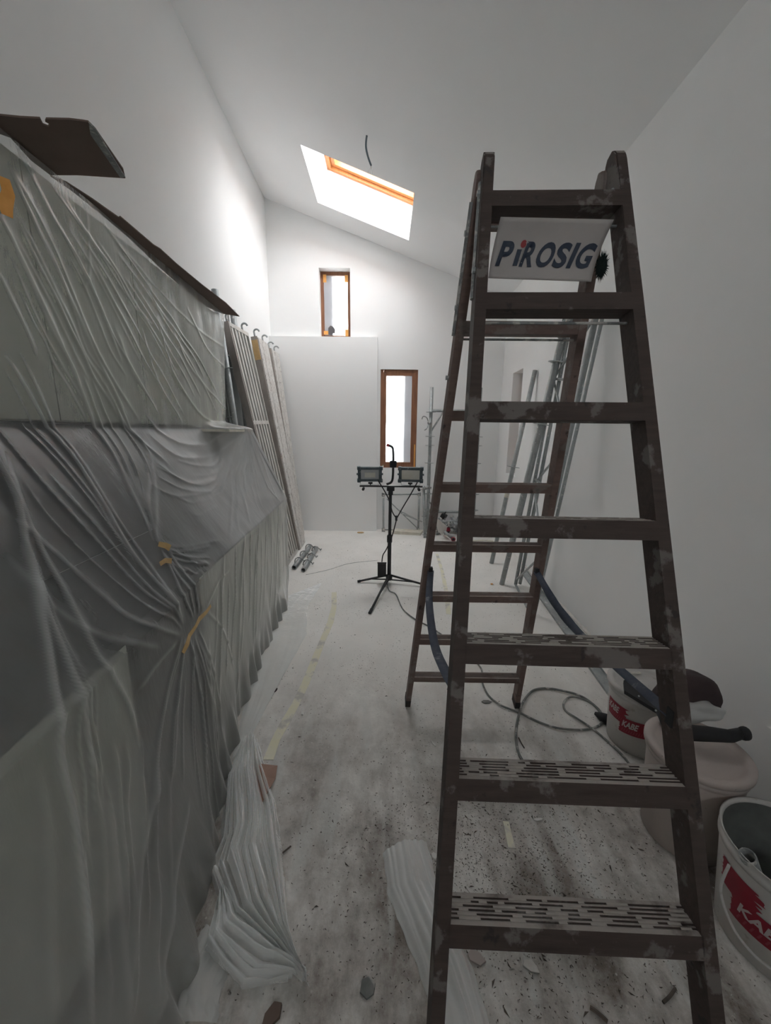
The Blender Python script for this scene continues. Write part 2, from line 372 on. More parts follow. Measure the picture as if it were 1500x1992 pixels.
def back_window(name, W, dep, fw, split=.0):
    w = thing(name, None, None, ((W[0]+W[1])/2, YB+dep, W[2])); w['kind'] = 'structure'
    x0, x1, z0, z1 = W
    for nm, a, b, c, d in (('frame_stile', x0, x0+fw, z0, z1), ('frame_stile', x1-fw, x1, z0, z1), ('frame_rail', x0+fw, x1-fw, z0, z0+fw), ('frame_rail', x0+fw, x1-fw, z1-fw, z1)):
        one(nm, 'frame', lambda bm: box(bm, ((a+b)/2, YB+dep+.035, (c+d)/2), (b-a-.001, .07, d-c-.001), bevel=.004), w)
    i = fw-.006; t = .045*(1 if fw > .04 else .55)
    for a, b, c, d in ((x0+i, x0+i+t, z0+i, z1-i), (x1-i-t, x1-i, z0+i, z1-i), (x0+i+t, x1-i-t, z0+i, z0+i+t), (x0+i+t, x1-i-t, z1-i-t, z1-i)):
        one('sash', 'frame', lambda bm: box(bm, ((a+b)/2, YB+dep+.030, (c+d)/2), (b-a, .055, d-c), bevel=.003), w)
    one('pane', 'glass', lambda bm: box(bm, ((x0+x1)/2, YB+dep+.045, (z0+z1)/2), (x1-x0-2*i-t, .006, z1-z0-2*i-t)), w)
    return w, i+t
w1, in1 = back_window('window_1', W1, .13, .028)
w2, in2 = back_window('window_2', W2, .02, .045)
# frosted foil taped over the panes, orange tape tabs
def foil(W, inn, dep, wnd, seed):
    x0, x1, z0, z1 = W[0]+inn-.012, W[1]-inn+.012, W[2]+inn-.012, W[3]-inn+.012
    r = np.random.default_rng(seed); u = np.linspace(0, 1, 30); v = np.linspace(0, 1, 60); U, VV = np.meshgrid(u, v, indexing='ij')
    Y = YB+dep+.012+.003*np.sin(U*9+VV*5)+.002*np.sin(VV*23+U*4)
    P = np.stack([x0+(x1-x0)*U, Y, z0+(z1-z0)*VV], -1)
    gate = 1/(1+np.exp(-(U-.62)*26)) if seed == 2 else 1/(1+np.exp((U-.38)*24))
    g = grid_obj('foil', P, 'foil', wnd, fold=-.035+.10*gate+.01*np.sin(VV*13+U*7))
    tag(g, 'frosted protective foil over the pane')
foil(W1, in1, .13, w1, 1); foil(W2, in2, .02, w2, 2)
for x, z, s in ((W1[0]+.062, W1[3]-.09, (.045, .003, .10)), (W1[1]-.062, W1[3]-.09, (.045, .003, .09)), (W1[0]+.07, W1[2]+.08, (.07, .003, .05)), (W1[1]-.062, W1[2]+.08, (.045, .003, .09))):
    one('tape_tab', 'tape_o', lambda bm: box(bm, (x, YB+.13-.008, z), s), w1)
one('tape_strip', 'tape_o', lambda bm: box(bm, (W2[1]-.022, YB+.02-.003, W2[2]+.18), (.018, .002, .34)), w2)
def torn(bm):
    pts = [(.0, .01), (.05, .0), (.06, .03), (.085, .02), (.09, .07), (.07, .10), (.03, .12), (.0, .09)]
    prism(bm, [(W1[0]+.10+x*1.1, YB+.13-.012, W1[2]+.045+z*1.1) for x, z in pts], [(W1[0]+.10+x*1.1, YB+.13-.009, W1[2]+.045+z*1.1) for x, z in pts])
one('torn_foil_flap', 'ext', torn, w1)
# narrow window in the right wall: its far reveal shows
w4 = thing('window_4', None, None, (XR(5)+.2, 5.08, .95)); w4['kind'] = 'structure'
for a, b, c, d in ((W4[0], W4[0]+.05, W4[2], W4[3]), (W4[1]-.05, W4[1], W4[2], W4[3]), (W4[0]+.05, W4[1]-.05, W4[2], W4[2]+.05), (W4[0]+.05, W4[1]-.05, W4[3]-.05, W4[3])):
    one('frame_rail', 'frame', lambda bm: box(bm, (XR(5)+.21, (a+b)/2, (c+d)/2), (.06, b-a, d-c), bevel=.003), w4)
M['pinkboard'] = pbr('pinkish_taped_cover', (.66, .57, .545), (.60, .52, .50), 3, rough=.9)
one('cover_board', 'pinkboard', lambda bm: box(bm, (XR(5)+.19, (W4[0]+W4[1])/2, (W4[2]+W4[3])/2), (.01, .41, 1.29)), w4)
# outside, close to the windows
for nm, lab, x, y, z, s, m in (('outside_wall', 'grey wall corner outside the small high window', -1.35, 6.75, 3.2, (.9, .25, 3.0), 'ext'),
                               ('outside_post', 'grey pillar outside the tall window, on its right', .58, 6.7, 1.6, (.55, .3, 3.2), 'ext'),
                               ('green_fence_panel', 'green panel seen low through the tall window', -.30, 7.2, .65, (.55, .04, 1.3), 'green')
                               ):
    o = one(nm, m, lambda bm: box(bm, (x, y, z), s, bevel=.01)); tag(o, lab, 'wall' if 'wall' in nm or 'bench' in nm else ('pillar' if 'post' in nm else 'fence'))
# grey outlet cable hanging from the ceiling
t = thing('ceiling_cable', 'grey cable conduit hanging from the ceiling in front of the skylight', 'cable', (-.166, 3.894, ZC(-.166)))
path = [ony(720, 243, 3.894), ony(714, 262, 3.89), ony(712, 285, 3.88), ony(716, 305, 3.87), ony(722, 322, 3.86)]
one('conduit', 'conduit', lambda bm: tube(bm, smooth_path(path, 6), .008, 10), t, True)
one('ceiling_collar', 'conduit', lambda bm: tube(bm, [V(*path[0])+V(0, 0, .01), V(*path[0])-V(0, 0, .006)], .016, 12), t)
for dx in (-14, -3, 4):
    a = path[-1]
    q = [a, ony(722+dx*.3, 332, 3.86), ony(722+dx, 343+abs(dx)*.2, 3.86)]
    one('wire', 'wire', lambda bm: tube(bm, smooth_path(q, 4), .0009, 5), t)

# ------------------------------------------------------------------ fitted kitchen under the film
KA = -.060
def kx(base, y): return base+KA*y
def kbox(bm, xf, depth, y0, y1, z0, z1, bev=0):
    """a box whose front follows x = xf + KA*y"""
    ring = lambda z: [(kx(xf, y0), y0, z), (kx(xf, y1), y1, z), (kx(xf, y1)-depth, y1, z), (kx(xf, y0)-depth, y0, z)]
    prism(bm, ring(z0), ring(z1))
cuts = [3.22, 2.66, 2.06, 1.46, .86, .26, -.34]
where = ['at the far end of the upper row', 'second from the far end above', 'third from the far end above', 'above the dark appliance', 'nearest but one in the upper row', 'nearest in the upper row']
for i in range(6):
    t = thing('wall_cabinet', 'pale green wall cabinet under the sheet, '+where[i], 'cabinet', (kx(-1.4, cuts[i]), cuts[i+1], 1.52), 'wall cabinets under the sheet')
    one('body', 'carc', lambda bm: kbox(bm, -1.135, .235, cuts[i+1]+.002, cuts[i]-.002, 1.52, 2.36), t)
    one('door', 'door', lambda bm: kbox(bm, -1.115, .018, cuts[i+1]+.003, cuts[i]-.003, 1.525, 2.355), t)
lo = [3.38, 2.78, 2.18, 1.62, 1.08, .48, -.12]
lw = ['at the far end of the lower row', 'second from the far end below', 'just beyond the dark appliance', '', 'just nearer than the dark appliance', 'nearest in the lower row']
for i in range(6):
    if i == 3: continue
    t = thing('base_cabinet', 'pale green base cabinet under the sheet, '+lw[i], 'cabinet', (kx(-1.0, lo[i]), lo[i+1], 0), 'base cabinets under the sheet')
    one('body', 'carc', lambda bm: kbox(bm, -.752, .50, lo[i+1]+.002, lo[i]-.002, .10, .86), t)
    one('plinth', 'dark', lambda bm: kbox(bm, -.80, .45, lo[i+1]+.002, lo[i]-.002, .0, .10), t)
    one('door', 'door', lambda bm: kbox(bm, -.732, .018, lo[i+1]+.003, lo[i]-.003, .11, .855), t)
t = thing('dishwasher', 'dark built-in appliance under the plastic sheet between pale base cabinets', 'appliance', (kx(-1.0, 1.6), 1.08, 0))
one('body', 'dark', lambda bm: kbox(bm, -.765, .49, 1.083, 1.617, .0, .86), t)
one('door', 'dark', lambda bm: kbox(bm, -.745, .018, 1.085, 1.615, .11, .855), t)
o = one('countertop', 'dark', lambda bm: kbox(bm, -.715, .56, -.12, 3.40, .862, .90)); tag(o, 'dark worktop running under the plastic sheet', 'worktop')
o = one('backsplash_panel', 'dark', lambda bm: kbox(bm, -1.275, .02, -.12, 3.22, .902, 1.515)); tag(o, 'dark splashback panel between worktop and wall cabinets', 'panel')
o = one('shelf_board', 'white_s', lambda bm: kbox(bm, -.885, .22, 2.62, 3.08, 1.482, 1.498)); tag(o, 'pale board end sticking out under the sheet beside the leaning decks', 'board')

# the dust sheet ------------------------------------------------------------
def sst(x, a, b): t = np.clip((x-a)/(b-a), 0, 1); return t*t*(3-2*t)
def Xf(y, z):
    xu = np.interp(y, [-1, 1.4, 3.25], [-1.03, -1.178, -1.283]); xc = np.interp(y, [-.5, .69, 1.79, 3.43], [-.60, -.690, -.795, -.900])
    xb = np.interp(y, [.3, .7, 1.04, 1.45, 1.76, 2.5, 3.25], [-.47, -.52, -.60, -.70, -.765, -.84, -.865])
    L = sst(y, 2.62, 3.05); xm = xu+(-1.055-xu)*L
    up = xu+(xm-xu)*sst(-z, -1.56, -1.50)
    t2 = np.clip((1.5-z)/.6, 0, 1); mid = xm+(xc-xm)*(t2*.9+.1*t2*t2)
    t3 = np.clip((.9-z)/.9, 0, 1); low = xc+(xb-xc)*t3**1.5
    return np.where(z > 1.5, up, np.where(z > .9, mid, low))
def hit(u, v):
    d = ray(u, v); t = np.linspace(.2, 6, 1500); x = d[0]*t; y = d[1]*t; z = CAMH+d[2]*t
    g = x-Xf(y, z); k = np.argmax(g < 0)
    return y[k], z[k]
ridges = [  # pixel polylines of folds, width, height out of the sheet, extra density
 ([(-60, 700), (0, 930), (35, 1060), (75, 1250), (100, 1430), (125, 1600), (150, 1800), (165, 1990)], .016, .035, .45),
 ([(0, 690), (100, 850), (180, 960), (250, 1080), (330, 1170), (345, 1200)], .016, .028, .30),
 ([(30, 690), (130, 870), (240, 1040), (335, 1180)], .012, .020, .28),
 ([(120, 690), (190, 850), (250, 960), (290, 1052)], .014, .020, .22),
 ([(0, 880), (50, 1030), (110, 1150), (160, 1240), (200, 1300), (240, 1370), (262, 1450)], .013, .022, .38),
 ([(40, 1110), (90, 1230), (140, 1340), (155, 1420), (180, 1520)], .012, .018, .30),
 ([(180, 690), (240, 820), (290, 900), (296, 1050)], .014, .018, .15),
 ([(0, 1000), (80, 1060), (180, 1150), (260, 1210), (340, 1235)], .016, .016, .20),
 ([(0, 1080), (90, 1180), (200, 1240), (300, 1260)], .02, .012, .15),
 ([(290, 850), (350, 890), (420, 878), (475, 835)], .022, .020, .10), ([(280, 810), (340, 860), (400, 862), (450, 830)], .018, .020, .10),
 ([(300, 900), (360, 940), (410, 932)], .016, .014, .06), ([(290, 945), (340, 965), (410, 955)], .014, .010, .06),
 ([(200, 760), (260, 850), (320, 900)], .016, .018, .12),
 ([(478, 838), (500, 900), (520, 950), (542, 975)], .009, .012, .12), ([(474, 838), (490, 920), (505, 985)], .009, .012, .10),
 ([(482, 838), (520, 910), (550, 962)], .008, .012, .10), ([(470, 838), (475, 900), (478, 1000)], .010, .010, .08),
 ([(463, 838), (445, 900), (425, 960)], .014, .010, .06),
 ([(360, 600), (400, 680), (440, 720)], .012, .012, .10), ([(330, 640), (370, 720), (430, 790), (445, 800)], .014, .014, .08),
 ([(300, 620), (330, 720), (380, 800), (430, 825)], .014, .016, .10), ([(270, 640), (300, 740), (350, 820)], .014, .014, .10),
 ([(230, 480), (300, 560), (380, 640), (440, 680)], .010, .008, .08), ([(220, 640), (250, 720), (300, 800)], .02, .014, .10),
 ([(345, 1245), (320, 1330), (300, 1440), (290, 1560)], .010, .018, .22), ([(352, 1245), (340, 1350), (330, 1500)], .010, .016, .20),
 ([(362, 1245), (380, 1340), (392, 1450), (402, 1640)], .009, .020, .28), ([(372, 1240), (398, 1340), (420, 1480), (440, 1640)], .010, .020, .24),
 ([(382, 1230), (410, 1310), (425, 1420)], .011, .018, .18), ([(368, 1245), (366, 1340), (372, 1500)], .009, .014, .16),
 ([(335, 1250), (290, 1300), (260, 1345)], .014, .014, .18),
 ([(300, 1058), (350, 1062), (420, 1050)], .012, .010, .06), ([(305, 1060), (360, 1085), (400, 1095)], .010, .012, .08),
 ([(308, 1070), (330, 1120), (350, 1160), (368, 1200)], .009, .020, .26), ([(315, 1065), (345, 1110), (372, 1140), (380, 1190)], .009, .018, .20),
 ([(320, 1085), (350, 1135), (372, 1195)], .008, .014, .2), ([(395, 1180), (420, 1130), (440, 1110)], .010, .010, .05),
 ([(395, 1190), (430, 1230), (450, 1300)], .012, .012, .1), ([(300, 1056), (285, 1000), (282, 960)], .008, .014, .12),
 ([(500, 1030), (492, 1120), (488, 1230)], .014, .016, .08), ([(540, 985), (535, 1080), (530, 1190)], .012, .014, .08),
 ([(470, 1040), (462, 1150), (458, 1350)], .016, .018, .10), ([(430, 1080), (424, 1200), (420, 1400)], .018, .018, .10),
 ([(515, 1010), (512, 1100), (508, 1200)], .010, .010, .06), ([(552, 985), (556, 1080), (556, 1160)], .010, .010, .10),
 ([(400, 1250), (405, 1400), (425, 1560)], .016, .018, .12), ([(200, 1560), (215, 1750), (240, 1990)], .024, .020, .10),
 ([(300, 1500), (260, 1700), (240, 1900)], .02, .018, .10), ([(360, 1560), (330, 1700), (290, 1990)], .018, .022, .14),
 ([(60, 1500), (80, 1700), (90, 1990)], .03, .018, .08),
 ([(5, 320), (60, 440), (120, 560), (180, 690)], .018, .016, .14), ([(30, 300), (100, 430), (170, 560), (230, 700)], .014, .014, .12),
 ([(-10, 420), (60, 560), (120, 690)], .016, .018, .14), ([(-20, 520), (40, 640), (60, 690)], .016, .018, .14),
 ([(90, 360), (170, 470), (250, 590), (300, 640)], .012, .010, .08), ([(160, 410), (168, 520), (160, 560)], .012, .008, .06),
]
def between(a, b, n, w, h, dn):
    a = np.array([hit(*p) for p in a]); b = np.array([hit(*p) for p in b]); q = np.linspace(0, 1, 9)
    def rs_(c): s_ = np.r_[0, np.cumsum(np.hypot(*np.diff(c, axis=0).T))]; return np.stack([np.interp(q*s_[-1], s_, c[:, k]) for k in (0, 1)], -1)
    a, b = rs_(a), rs_(b)
    for k in range(n):
        t = (k+.5)/n+rng.uniform(-.3, .3)/n; c = a*(1-t)+b*t; lo_ = rng.integers(0, 3); hi_ = 9-rng.integers(0, 3)
        c = c+rng.normal(0, .004, c.shape); yz.append((c[lo_:hi_], w*rng.uniform(.6, 1.3), h*rng.uniform(.4, 1.1), dn*rng.uniform(.3, 1.1)))
yz = []
between(ridges[1][0], [(0, 880), (80, 1010), (180, 1110), (270, 1185), (345, 1225)], 5, .008, .010, .16)
between(ridges[3][0], ridges[6][0], 3, .008, .008, .12)
between([(0, 960), (60, 1120), (120, 1260), (180, 1400), (220, 1600)], [(20, 1050), (90, 1250), (140, 1450), (160, 1700)], 4, .007, .007, .14)
between([(345, 1250), (315, 1340), (290, 1450), (270, 1620)], [(385, 1240), (412, 1320), (432, 1450), (450, 1640)], 8, .006, .008, .16)
between([(410, 1100), (405, 1250), (400, 1420)], [(552, 985), (556, 1080), (557, 1150)], 18, .007, .006, .10)
between([(100, 1440), (130, 1600), (165, 1990)], [(330, 1460), (330, 1700), (320, 1960)], 7, .012, .008, .07)
between([(-20, 300), (70, 470), (150, 690), (230, 815)], [(200, 440), (290, 560), (390, 700), (440, 800)], 14, .008, .006, .08)
between([(-20, 480), (50, 640), (150, 815)], [(0, 340), (90, 520), (170, 690), (240, 815)], 6, .009, .007, .10)
between([(474, 842), (460, 900), (440, 990), (430, 1060)], [(482, 838), (515, 895), (550, 960)], 9, .005, .006, .08)
between([(310, 1062), (350, 1066), (420, 1056)], [(305, 1075), (340, 1110), (385, 1120)], 5, .005, .006, .10)
between([(300, 860), (360, 900), (420, 900), (470, 845)], [(310, 990), (370, 1010), (440, 985)], 6, .010, .006, .05)
NY, NZ = 620, 470
zz = np.concatenate([np.linspace(2.375, .9, 260), np.linspace(.9, 0.004, NZ-260+1)[1:]])
yend = np.interp(-zz, [-2.375, -1.53, -1.49, -.9, 0], [3.24, 3.10, 3.07, 3.40, 3.24])
tt = np.linspace(0, 1, NY)
Yg = -.3+(yend[:, None]+.3)*tt[None, :]; Zg = np.repeat(zz[:, None], NY, 1)
disp = np.zeros_like(Yg); dens = np.zeros_like(Yg)
for px, w, h, dn in [([hit(*p) for p in r_[0]], r_[1]*.8, r_[2]*.42, r_[3]) for r_ in ridges]+yz:
    q = px
    q = smooth_path([(a, b, 0) for a, b in q], 4)
    best = np.full(Yg.shape, 9.); L = sum((q[k+1]-q[k]).length for k in range(len(q)-1)); acc = 0; par = np.zeros_like(Yg)
    for k in range(len(q)-1):
        ax_, ay_ = q[k].x, q[k].y; bx_, by_ = q[k+1].x-ax_, q[k+1].y-ay_; ll = bx_*bx_+by_*by_+1e-12
        t = np.clip(((Yg-ax_)*bx_+(Zg-ay_)*by_)/ll, 0, 1); dd = np.hypot(Yg-ax_-t*bx_, Zg-ay_-t*by_)
        m_ = dd < best; best = np.where(m_, dd, best); par = np.where(m_, (acc+t*math.sqrt(ll))/L, par); acc += math.sqrt(ll)
    taper = np.clip(np.minimum(par, 1-par)*7+.25, 0, 1)
    disp += h*taper*np.exp(-(best/w)**1.3); dens += dn*taper*np.exp(-(best/(w*.5))**2)
# random soft drapery
for k in range(26):
    a = rng.uniform(-.9, -.2); fr = rng.uniform(8, 46); ph = rng.uniform(0, 6.28); am = .014/fr
    wob = .12*np.sin(Yg*rng.uniform(1, 4)+ph)
    disp += am*np.sin(fr*(Yg*math.cos(a)-Zg*math.sin(a)*.55+wob)+ph)*(.5+.5*np.sin(Zg*rng.uniform(1, 4)+Yg*rng.uniform(1, 3)+ph))
# doubled layer over the far half of the gap, looser single layer elsewhere
dens += .34*sst(Yg, 1.75, 2.15)*sst(Zg, .86, .92)*sst(-Zg, -1.52, -1.46)
dens += .16*sst(-Zg, -.9, -.4)+.10*sst(-Yg, -1.0, -.7)
Xg = Xf(Yg, Zg)+.012+np.maximum(disp, -.008)
low = sst(-Zg, -.25, 0); Xg = Xg+low*.018*np.sin(Yg*31+np.sin(Yg*9)*2)+low*.004*np.sin(Yg*67)
P = np.stack([Xg, Yg, Zg], -1)
# returns round the far end towards the wall
ext = []
for k, dx in enumerate((.02, .10, .22, .34)):
    e = P[:, -1].copy(); e[:, 0] = np.maximum(e[:, 0]-dx, XL(3.3)+.04); e[:, 1] += .025+.01*np.sin(zz*20+k*2); ext.append(e[:, None])
P = np.concatenate([P]+ext, 1); dens = np.concatenate([dens, np.repeat(dens[:, -1:], 4, 1)], 1)
film = grid_obj('dust_sheet', P, 'film', fold=dens)
tag(film, 'large translucent plastic dust sheet hung over the kitchen units on the left', 'plastic sheet')
# tape on the sheet
def tape(pts, w, m, lab, z_off=.03):
    def f(bm):
        c = []
        for k, (u, v) in enumerate(pts):
            y, z = hit(u, v); x = float(Xf(y, z))+z_off+.006*(k % 2)
            c.append(Vector((x, y, z)))
        cc = []
        for k in range(len(c)):
            d = (c[min(k+1, len(c)-1)]-c[max(k-1, 0)]).normalized(); s = d.cross(Vector((1, -.5, .2))).normalized()*w/2*(1+.15*((k*7) % 3-1))
            cc.append((c[k]-s, c[k]+s))
        c = cc
        for k in range(len(c)-1):
            prism(bm, [c[k][0], c[k][1], c[k+1][1], c[k+1][0]], [q+Vector((.0012, 0, 0)) for q in (c[k][0], c[k][1], c[k+1][1], c[k+1][0])])
    o = one('masking_tape', m, f); tag(o, lab, 'tape')
tape([(396, 1178), (384, 1190), (372, 1204), (362, 1218), (352, 1236), (344, 1252), (338, 1270)], .015, 'tape', 'long twisted tan masking tape pinching the sheet into folds')
tape([(292, 1058), (303, 1061), (315, 1066)], .022, 'tape', 'short flat tan tape piece, upper of the two short ones on the sheet')
tape([(294, 1097), (302, 1090), (317, 1091)], .018, 'tape', 'short curled mustard tape piece below the flat tan one')
tape([(-14, 345), (-8, 375), (-12, 400), (-10, 420)], .03, 'tape_o', 'orange tape at the upper left edge of the sheet', .03)
# cardboard on top of the cabinets
def sheet_poly(name, pts, zs, m, thick=.005):
    def f(bm):
        lo_ = [Vector(onz(u, v, z)) for (u, v), z in zip(pts, zs)]
        prism(bm, lo_, [p+Vector((0, 0, thick)) for p in lo_])
    return one(name, m, f)
cb = [(-60, 205), (-10, 224), (40, 229), (78, 231), (84, 243), (94, 247), (97, 242), (88, 237), (90, 232), (135, 233), (160, 236), (172, 238), (186, 252), (240, 330), (244, 347), (150, 341), (98, 341), (60, 312), (20, 268), (-60, 240)]
o = sheet_poly('cardboard_flap', cb, [2.39]*len(cb), 'card'); tag(o, 'brown cardboard flap with a torn notch sticking out high on the left', 'cardboard')
st = [(98, 343), (140, 372), (200, 420), (250, 462), (310, 520), (360, 565), (404, 598), (432, 610), (466, 616), (440, 590), (395, 556), (345, 515), (312, 485), (300, 478), (234, 422), (231, 424), (180, 388), (130, 356)]
o = sheet_poly('cardboard_strip', st, [2.385]*len(st), 'card'); tag(o, 'long narrow brown cardboard strip along the top of the covered cabinets', 'cardboard')
o = sheet_poly('cardboard_edge', [(172, 238), (186, 252), (244, 345), (234, 346), (176, 262)], [2.382]*5, 'steel_d', .003); o.name = 'plastic_strip'; tag(o, 'grey plastic strip under the torn edge of the cardboard flap', 'plastic')

# film lying on the floor ---------------------------------------------------
def floor_patch(name, left, right, m, lab, folds, amp, nfold, seed, group=None, nu=70, nv=140, bulge=.0, dens0=0.):
    r = np.random.default_rng(seed)
    Lp = np.array([onz(*p)[:2] for p in left]); Rp = np.array([onz(*p)[:2] for p in right])
    def res(Pp, n):
        s = np.r_[0, np.cumsum(np.hypot(*np.diff(Pp, axis=0).T))]; q = np.linspace(0, s[-1], n)
        return np.stack([np.interp(q, s, Pp[:, 0]), np.interp(q, s, Pp[:, 1])], -1)
    Lq, Rq = res(Lp, nv), res(Rp, nv); u = np.linspace(0, 1, nu)[:, None, None]
    XY = Lq[None]*(1-u)+Rq[None]*u; U = np.repeat(u[:, :, 0], nv, 1); Vv = np.repeat(np.linspace(0, 1, nv)[None], nu, 0)
    z = np.zeros_like(U)
    for k in range(nfold):
        c = (k+.5)/nfold+r.uniform(-.25, .25)/nfold; w = r.uniform(.25, .55)/nfold; dr = r.uniform(-.12, .12)
        z = np.maximum(z, amp*r.uniform(.5, 1)*np.exp(-((U-c-dr*Vv-.03*np.sin(Vv*7+k))/w)**2))
    z += folds*np.abs(np.sin(U*11+Vv*6+2*np.sin(Vv*5)))*np.abs(np.sin(Vv*7-U*8+1))
    edge = np.clip(np.minimum(U, 1-U)*9, 0, 1); z = z*(.15+.85*edge)+bulge*np.sin(PI*U)+.004
    jit = .0015*np.sin(Vv*60+3*U)+.004*np.sin(Vv*13+U); P = np.stack([XY[..., 0]+jit*(U < .02)+jit*(U > .98), XY[..., 1], z], -1)
    o = grid_obj(name, P, m, fold=dens0+.55*np.clip(z/max(amp, 1e-4), 0, 1))
    tag(o, lab, 'plastic sheet', group); return o
floor_patch('floor_film', [(470, 1450), (440, 1520), (430, 1640), (405, 1700), (440, 1800), (530, 1860), (588, 1915)], [(500, 1440), (535, 1560), (548, 1660), (556, 1720), (562, 1800), (580, 1870), (600, 1925)],
            'film_f', 'crumpled white film bunched on the floor in long folds ending in a point', .012, .042, 13, 3, bulge=.012, dens0=-.42, nu=130)
floor_patch('loose_film', [(425, 1760), (400, 1850), (470, 1930), (560, 1915)], [(440, 1730), (480, 1790), (560, 1850), (600, 1900)], 'film_f', 'small crumpled film lobe at the foot of the folded floor film', .014, .035, 6, 8, bulge=.015, dens0=-.2)
floor_patch('floor_film', [(560, 1160), (540, 1190), (510, 1260), (480, 1360), (450, 1480)], [(625, 1135), (600, 1180), (595, 1235), (545, 1330), (478, 1450)], 'film_t', 'thin clear film skirt lying flat along the foot of the hanging sheet', .001, .003, 3, 12)
floor_patch('floor_film', [(330, 1992), (350, 1900), (400, 1800)], [(420, 1992), (440, 1900), (450, 1830)], 'film_t', 'flat clear film on the floor at the bottom left, nearest the camera', .003, .006, 3, 22)
floor_patch('film_bundle', [(744, 1662), (752, 1740), (780, 1800), (812, 1880), (840, 1990), (880, 2400)], [(828, 1640), (850, 1720), (880, 1800), (915, 1880), (950, 1990), (1060, 2400)], 'film_f', 'long folded strip of milky film on the floor running under the ladder', .001, .013, 7, 5, bulge=.028, nv=180, dens0=-.05)
pcl = [(487, 1484), (540, 1490), (536, 1515), (518, 1545), (510, 1562), (497, 1540), (490, 1510)]
o = one('paper_scrap', 'card_l', lambda bm: prism(bm, [onz(u, v, .018+.01*(k % 2)) for k, (u, v) in enumerate(pcl)], [onz(u, v, .018+.01*(k % 2))+np.array([0, 0, .002]) for k, (u, v) in enumerate(pcl)])); tag(o, 'pinkish brown torn paper beside the bunched floor film', 'paper')
# pale yellow tape lines under the dust
def ribbon(pts, ws, lab):
    c = [Vector(onz(u, v, .0015)) for u, v in pts]
    def f(bm):
        sides = []
        for k in range(len(c)):
            d = (c[min(k+1, len(c)-1)]-c[max(k-1, 0)]).normalized(); s = Vector((-d.y, d.x, 0))*ws*(.85+.3*random.random())/2; sides.append((c[k]-s, c[k]+s))
        a = [bm.verts.new(p[0]) for p in sides]; b = [bm.verts.new(p[1]) for p in sides]
        for k in range(len(c)-1): bm.faces.new([a[k], b[k], b[k+1], a[k+1]])
    o = one('floor_tape', 'tape_y', f); s = o.modifiers.new('thickness', 'SOLIDIFY'); s.thickness = .001; s.offset = 1; tag(o, lab, 'tape')
ribbon([(650, 1152), (650, 1180), (643, 1210), (628, 1245), (612, 1285), (594, 1330), (575, 1370), (555, 1405), (536, 1440), (522, 1478)], .05, 'long dusty pale yellow tape line curving along the floor beside the sheet')
ribbon([(850, 1078), (860, 1110), (868, 1150), (873, 1195)], .04, 'short dusty yellow tape on the floor behind the ladder')
ribbon([(984, 1598), (990, 1625), (996, 1650)], .026, 'faint yellow tape scrap on the dirty floor under the lowest rungs')

# ------------------------------------------------------------------ the stepladder
L_ = dict(x0=.385, y0=.4232, psi=-.0304, a=.3229, b=.3048, wt=.1544, wb=.2818, wrb=.2895, wrt=.1545, s0=.2564, r0=.2451, yr=1.4497, d=.2801, shf=.0082, shr=-.0072, xr=.0093, psr=-.0064)
lad = thing('step_ladder', 'tall dark wooden double stepladder with dusty grooved rungs', 'ladder', (.42, 1.15, 0))
Xa = V(math.cos(L_['psi']), math.sin(L_['psi']), 0); Ya = V(-math.sin(L_['psi']), math.cos(L_['psi']), 0)
Xb = V(math.cos(L_['psr']), math.sin(L_['psr']), 0); Yb = V(-math.sin(L_['psr']), math.cos(L_['psr']), 0); Zu = V(0, 0, 1)
def fr(s, side=0, back=0, over=0):
    w = L_['wb']+(L_['wt']-L_['wb'])*s/2.3
    c = V(L_['x0'], L_['y0'], 0)+Ya*s*math.sin(L_['a'])+Zu*s*math.cos(L_['a'])+Xa*L_['shf']*s
    return c+Xa*(side*w+over)+(Ya*math.cos(L_['a'])-Zu*math.sin(L_['a']))*back
def rr(s, side=0, back=0, over=0):
    w = L_['wrb']+(L_['wrt']-L_['wrb'])*s/2.3
    c = V(L_['x0'], L_['y0'], 0)+Ya*L_['yr']+Xa*L_['xr']-Yb*s*math.sin(L_['b'])+Zu*s*math.cos(L_['b'])+Xb*L_['shr']*s
    return c+Xb*(side*w+over)+(Yb*math.cos(L_['b'])+Zu*math.sin(L_['b']))*back
def stile(F, side, s0, s1, tk, dep, b0=0., th_top=True, m='lad'):
    bm = B()
    sec = []
    n = 10; svals = [s0]+[s0+(s1-.035-s0)*k/6 for k in range(1, 7)]+[s1-.022, s1-.010, s1-.002]
    for s in svals:
        inset = 0 if s <= s1-.034 else (.5*dep)*(1-math.sqrt(max(0, 1-((s-(s1-.034))/.034)**2)))*.8
        o0, o1 = (0, tk) if side > 0 else (-tk, 0)
        sec.append([F(s, side, b0+inset, o0), F(s, side, b0+inset, o1), F(s, side, b0+dep-inset, o1), F(s, side, b0+dep-inset, o0)])
    rings = [[bm.verts.new(p) for p in q] for q in sec]
    for i in range(len(rings)-1):
        for k in range(4): bm.faces.new([rings[i][k], rings[i][(k+1) % 4], rings[i+1][(k+1) % 4], rings[i+1][k]])
    bm.faces.new(rings[0][::-1]); bm.faces.new(rings[-1])
    es = [e for e in bm.edges if abs((e.verts[0].co-e.verts[1].co).normalized().z) > .5]
    bmesh.ops.bevel(bm, geom=es, offset=.003, segments=2, affect='EDGES')
    return bm
for side in (-1, 1):
    o = obj('stile', stile(fr, side, .012, 2.345, .028, .058), 'lad', lad)
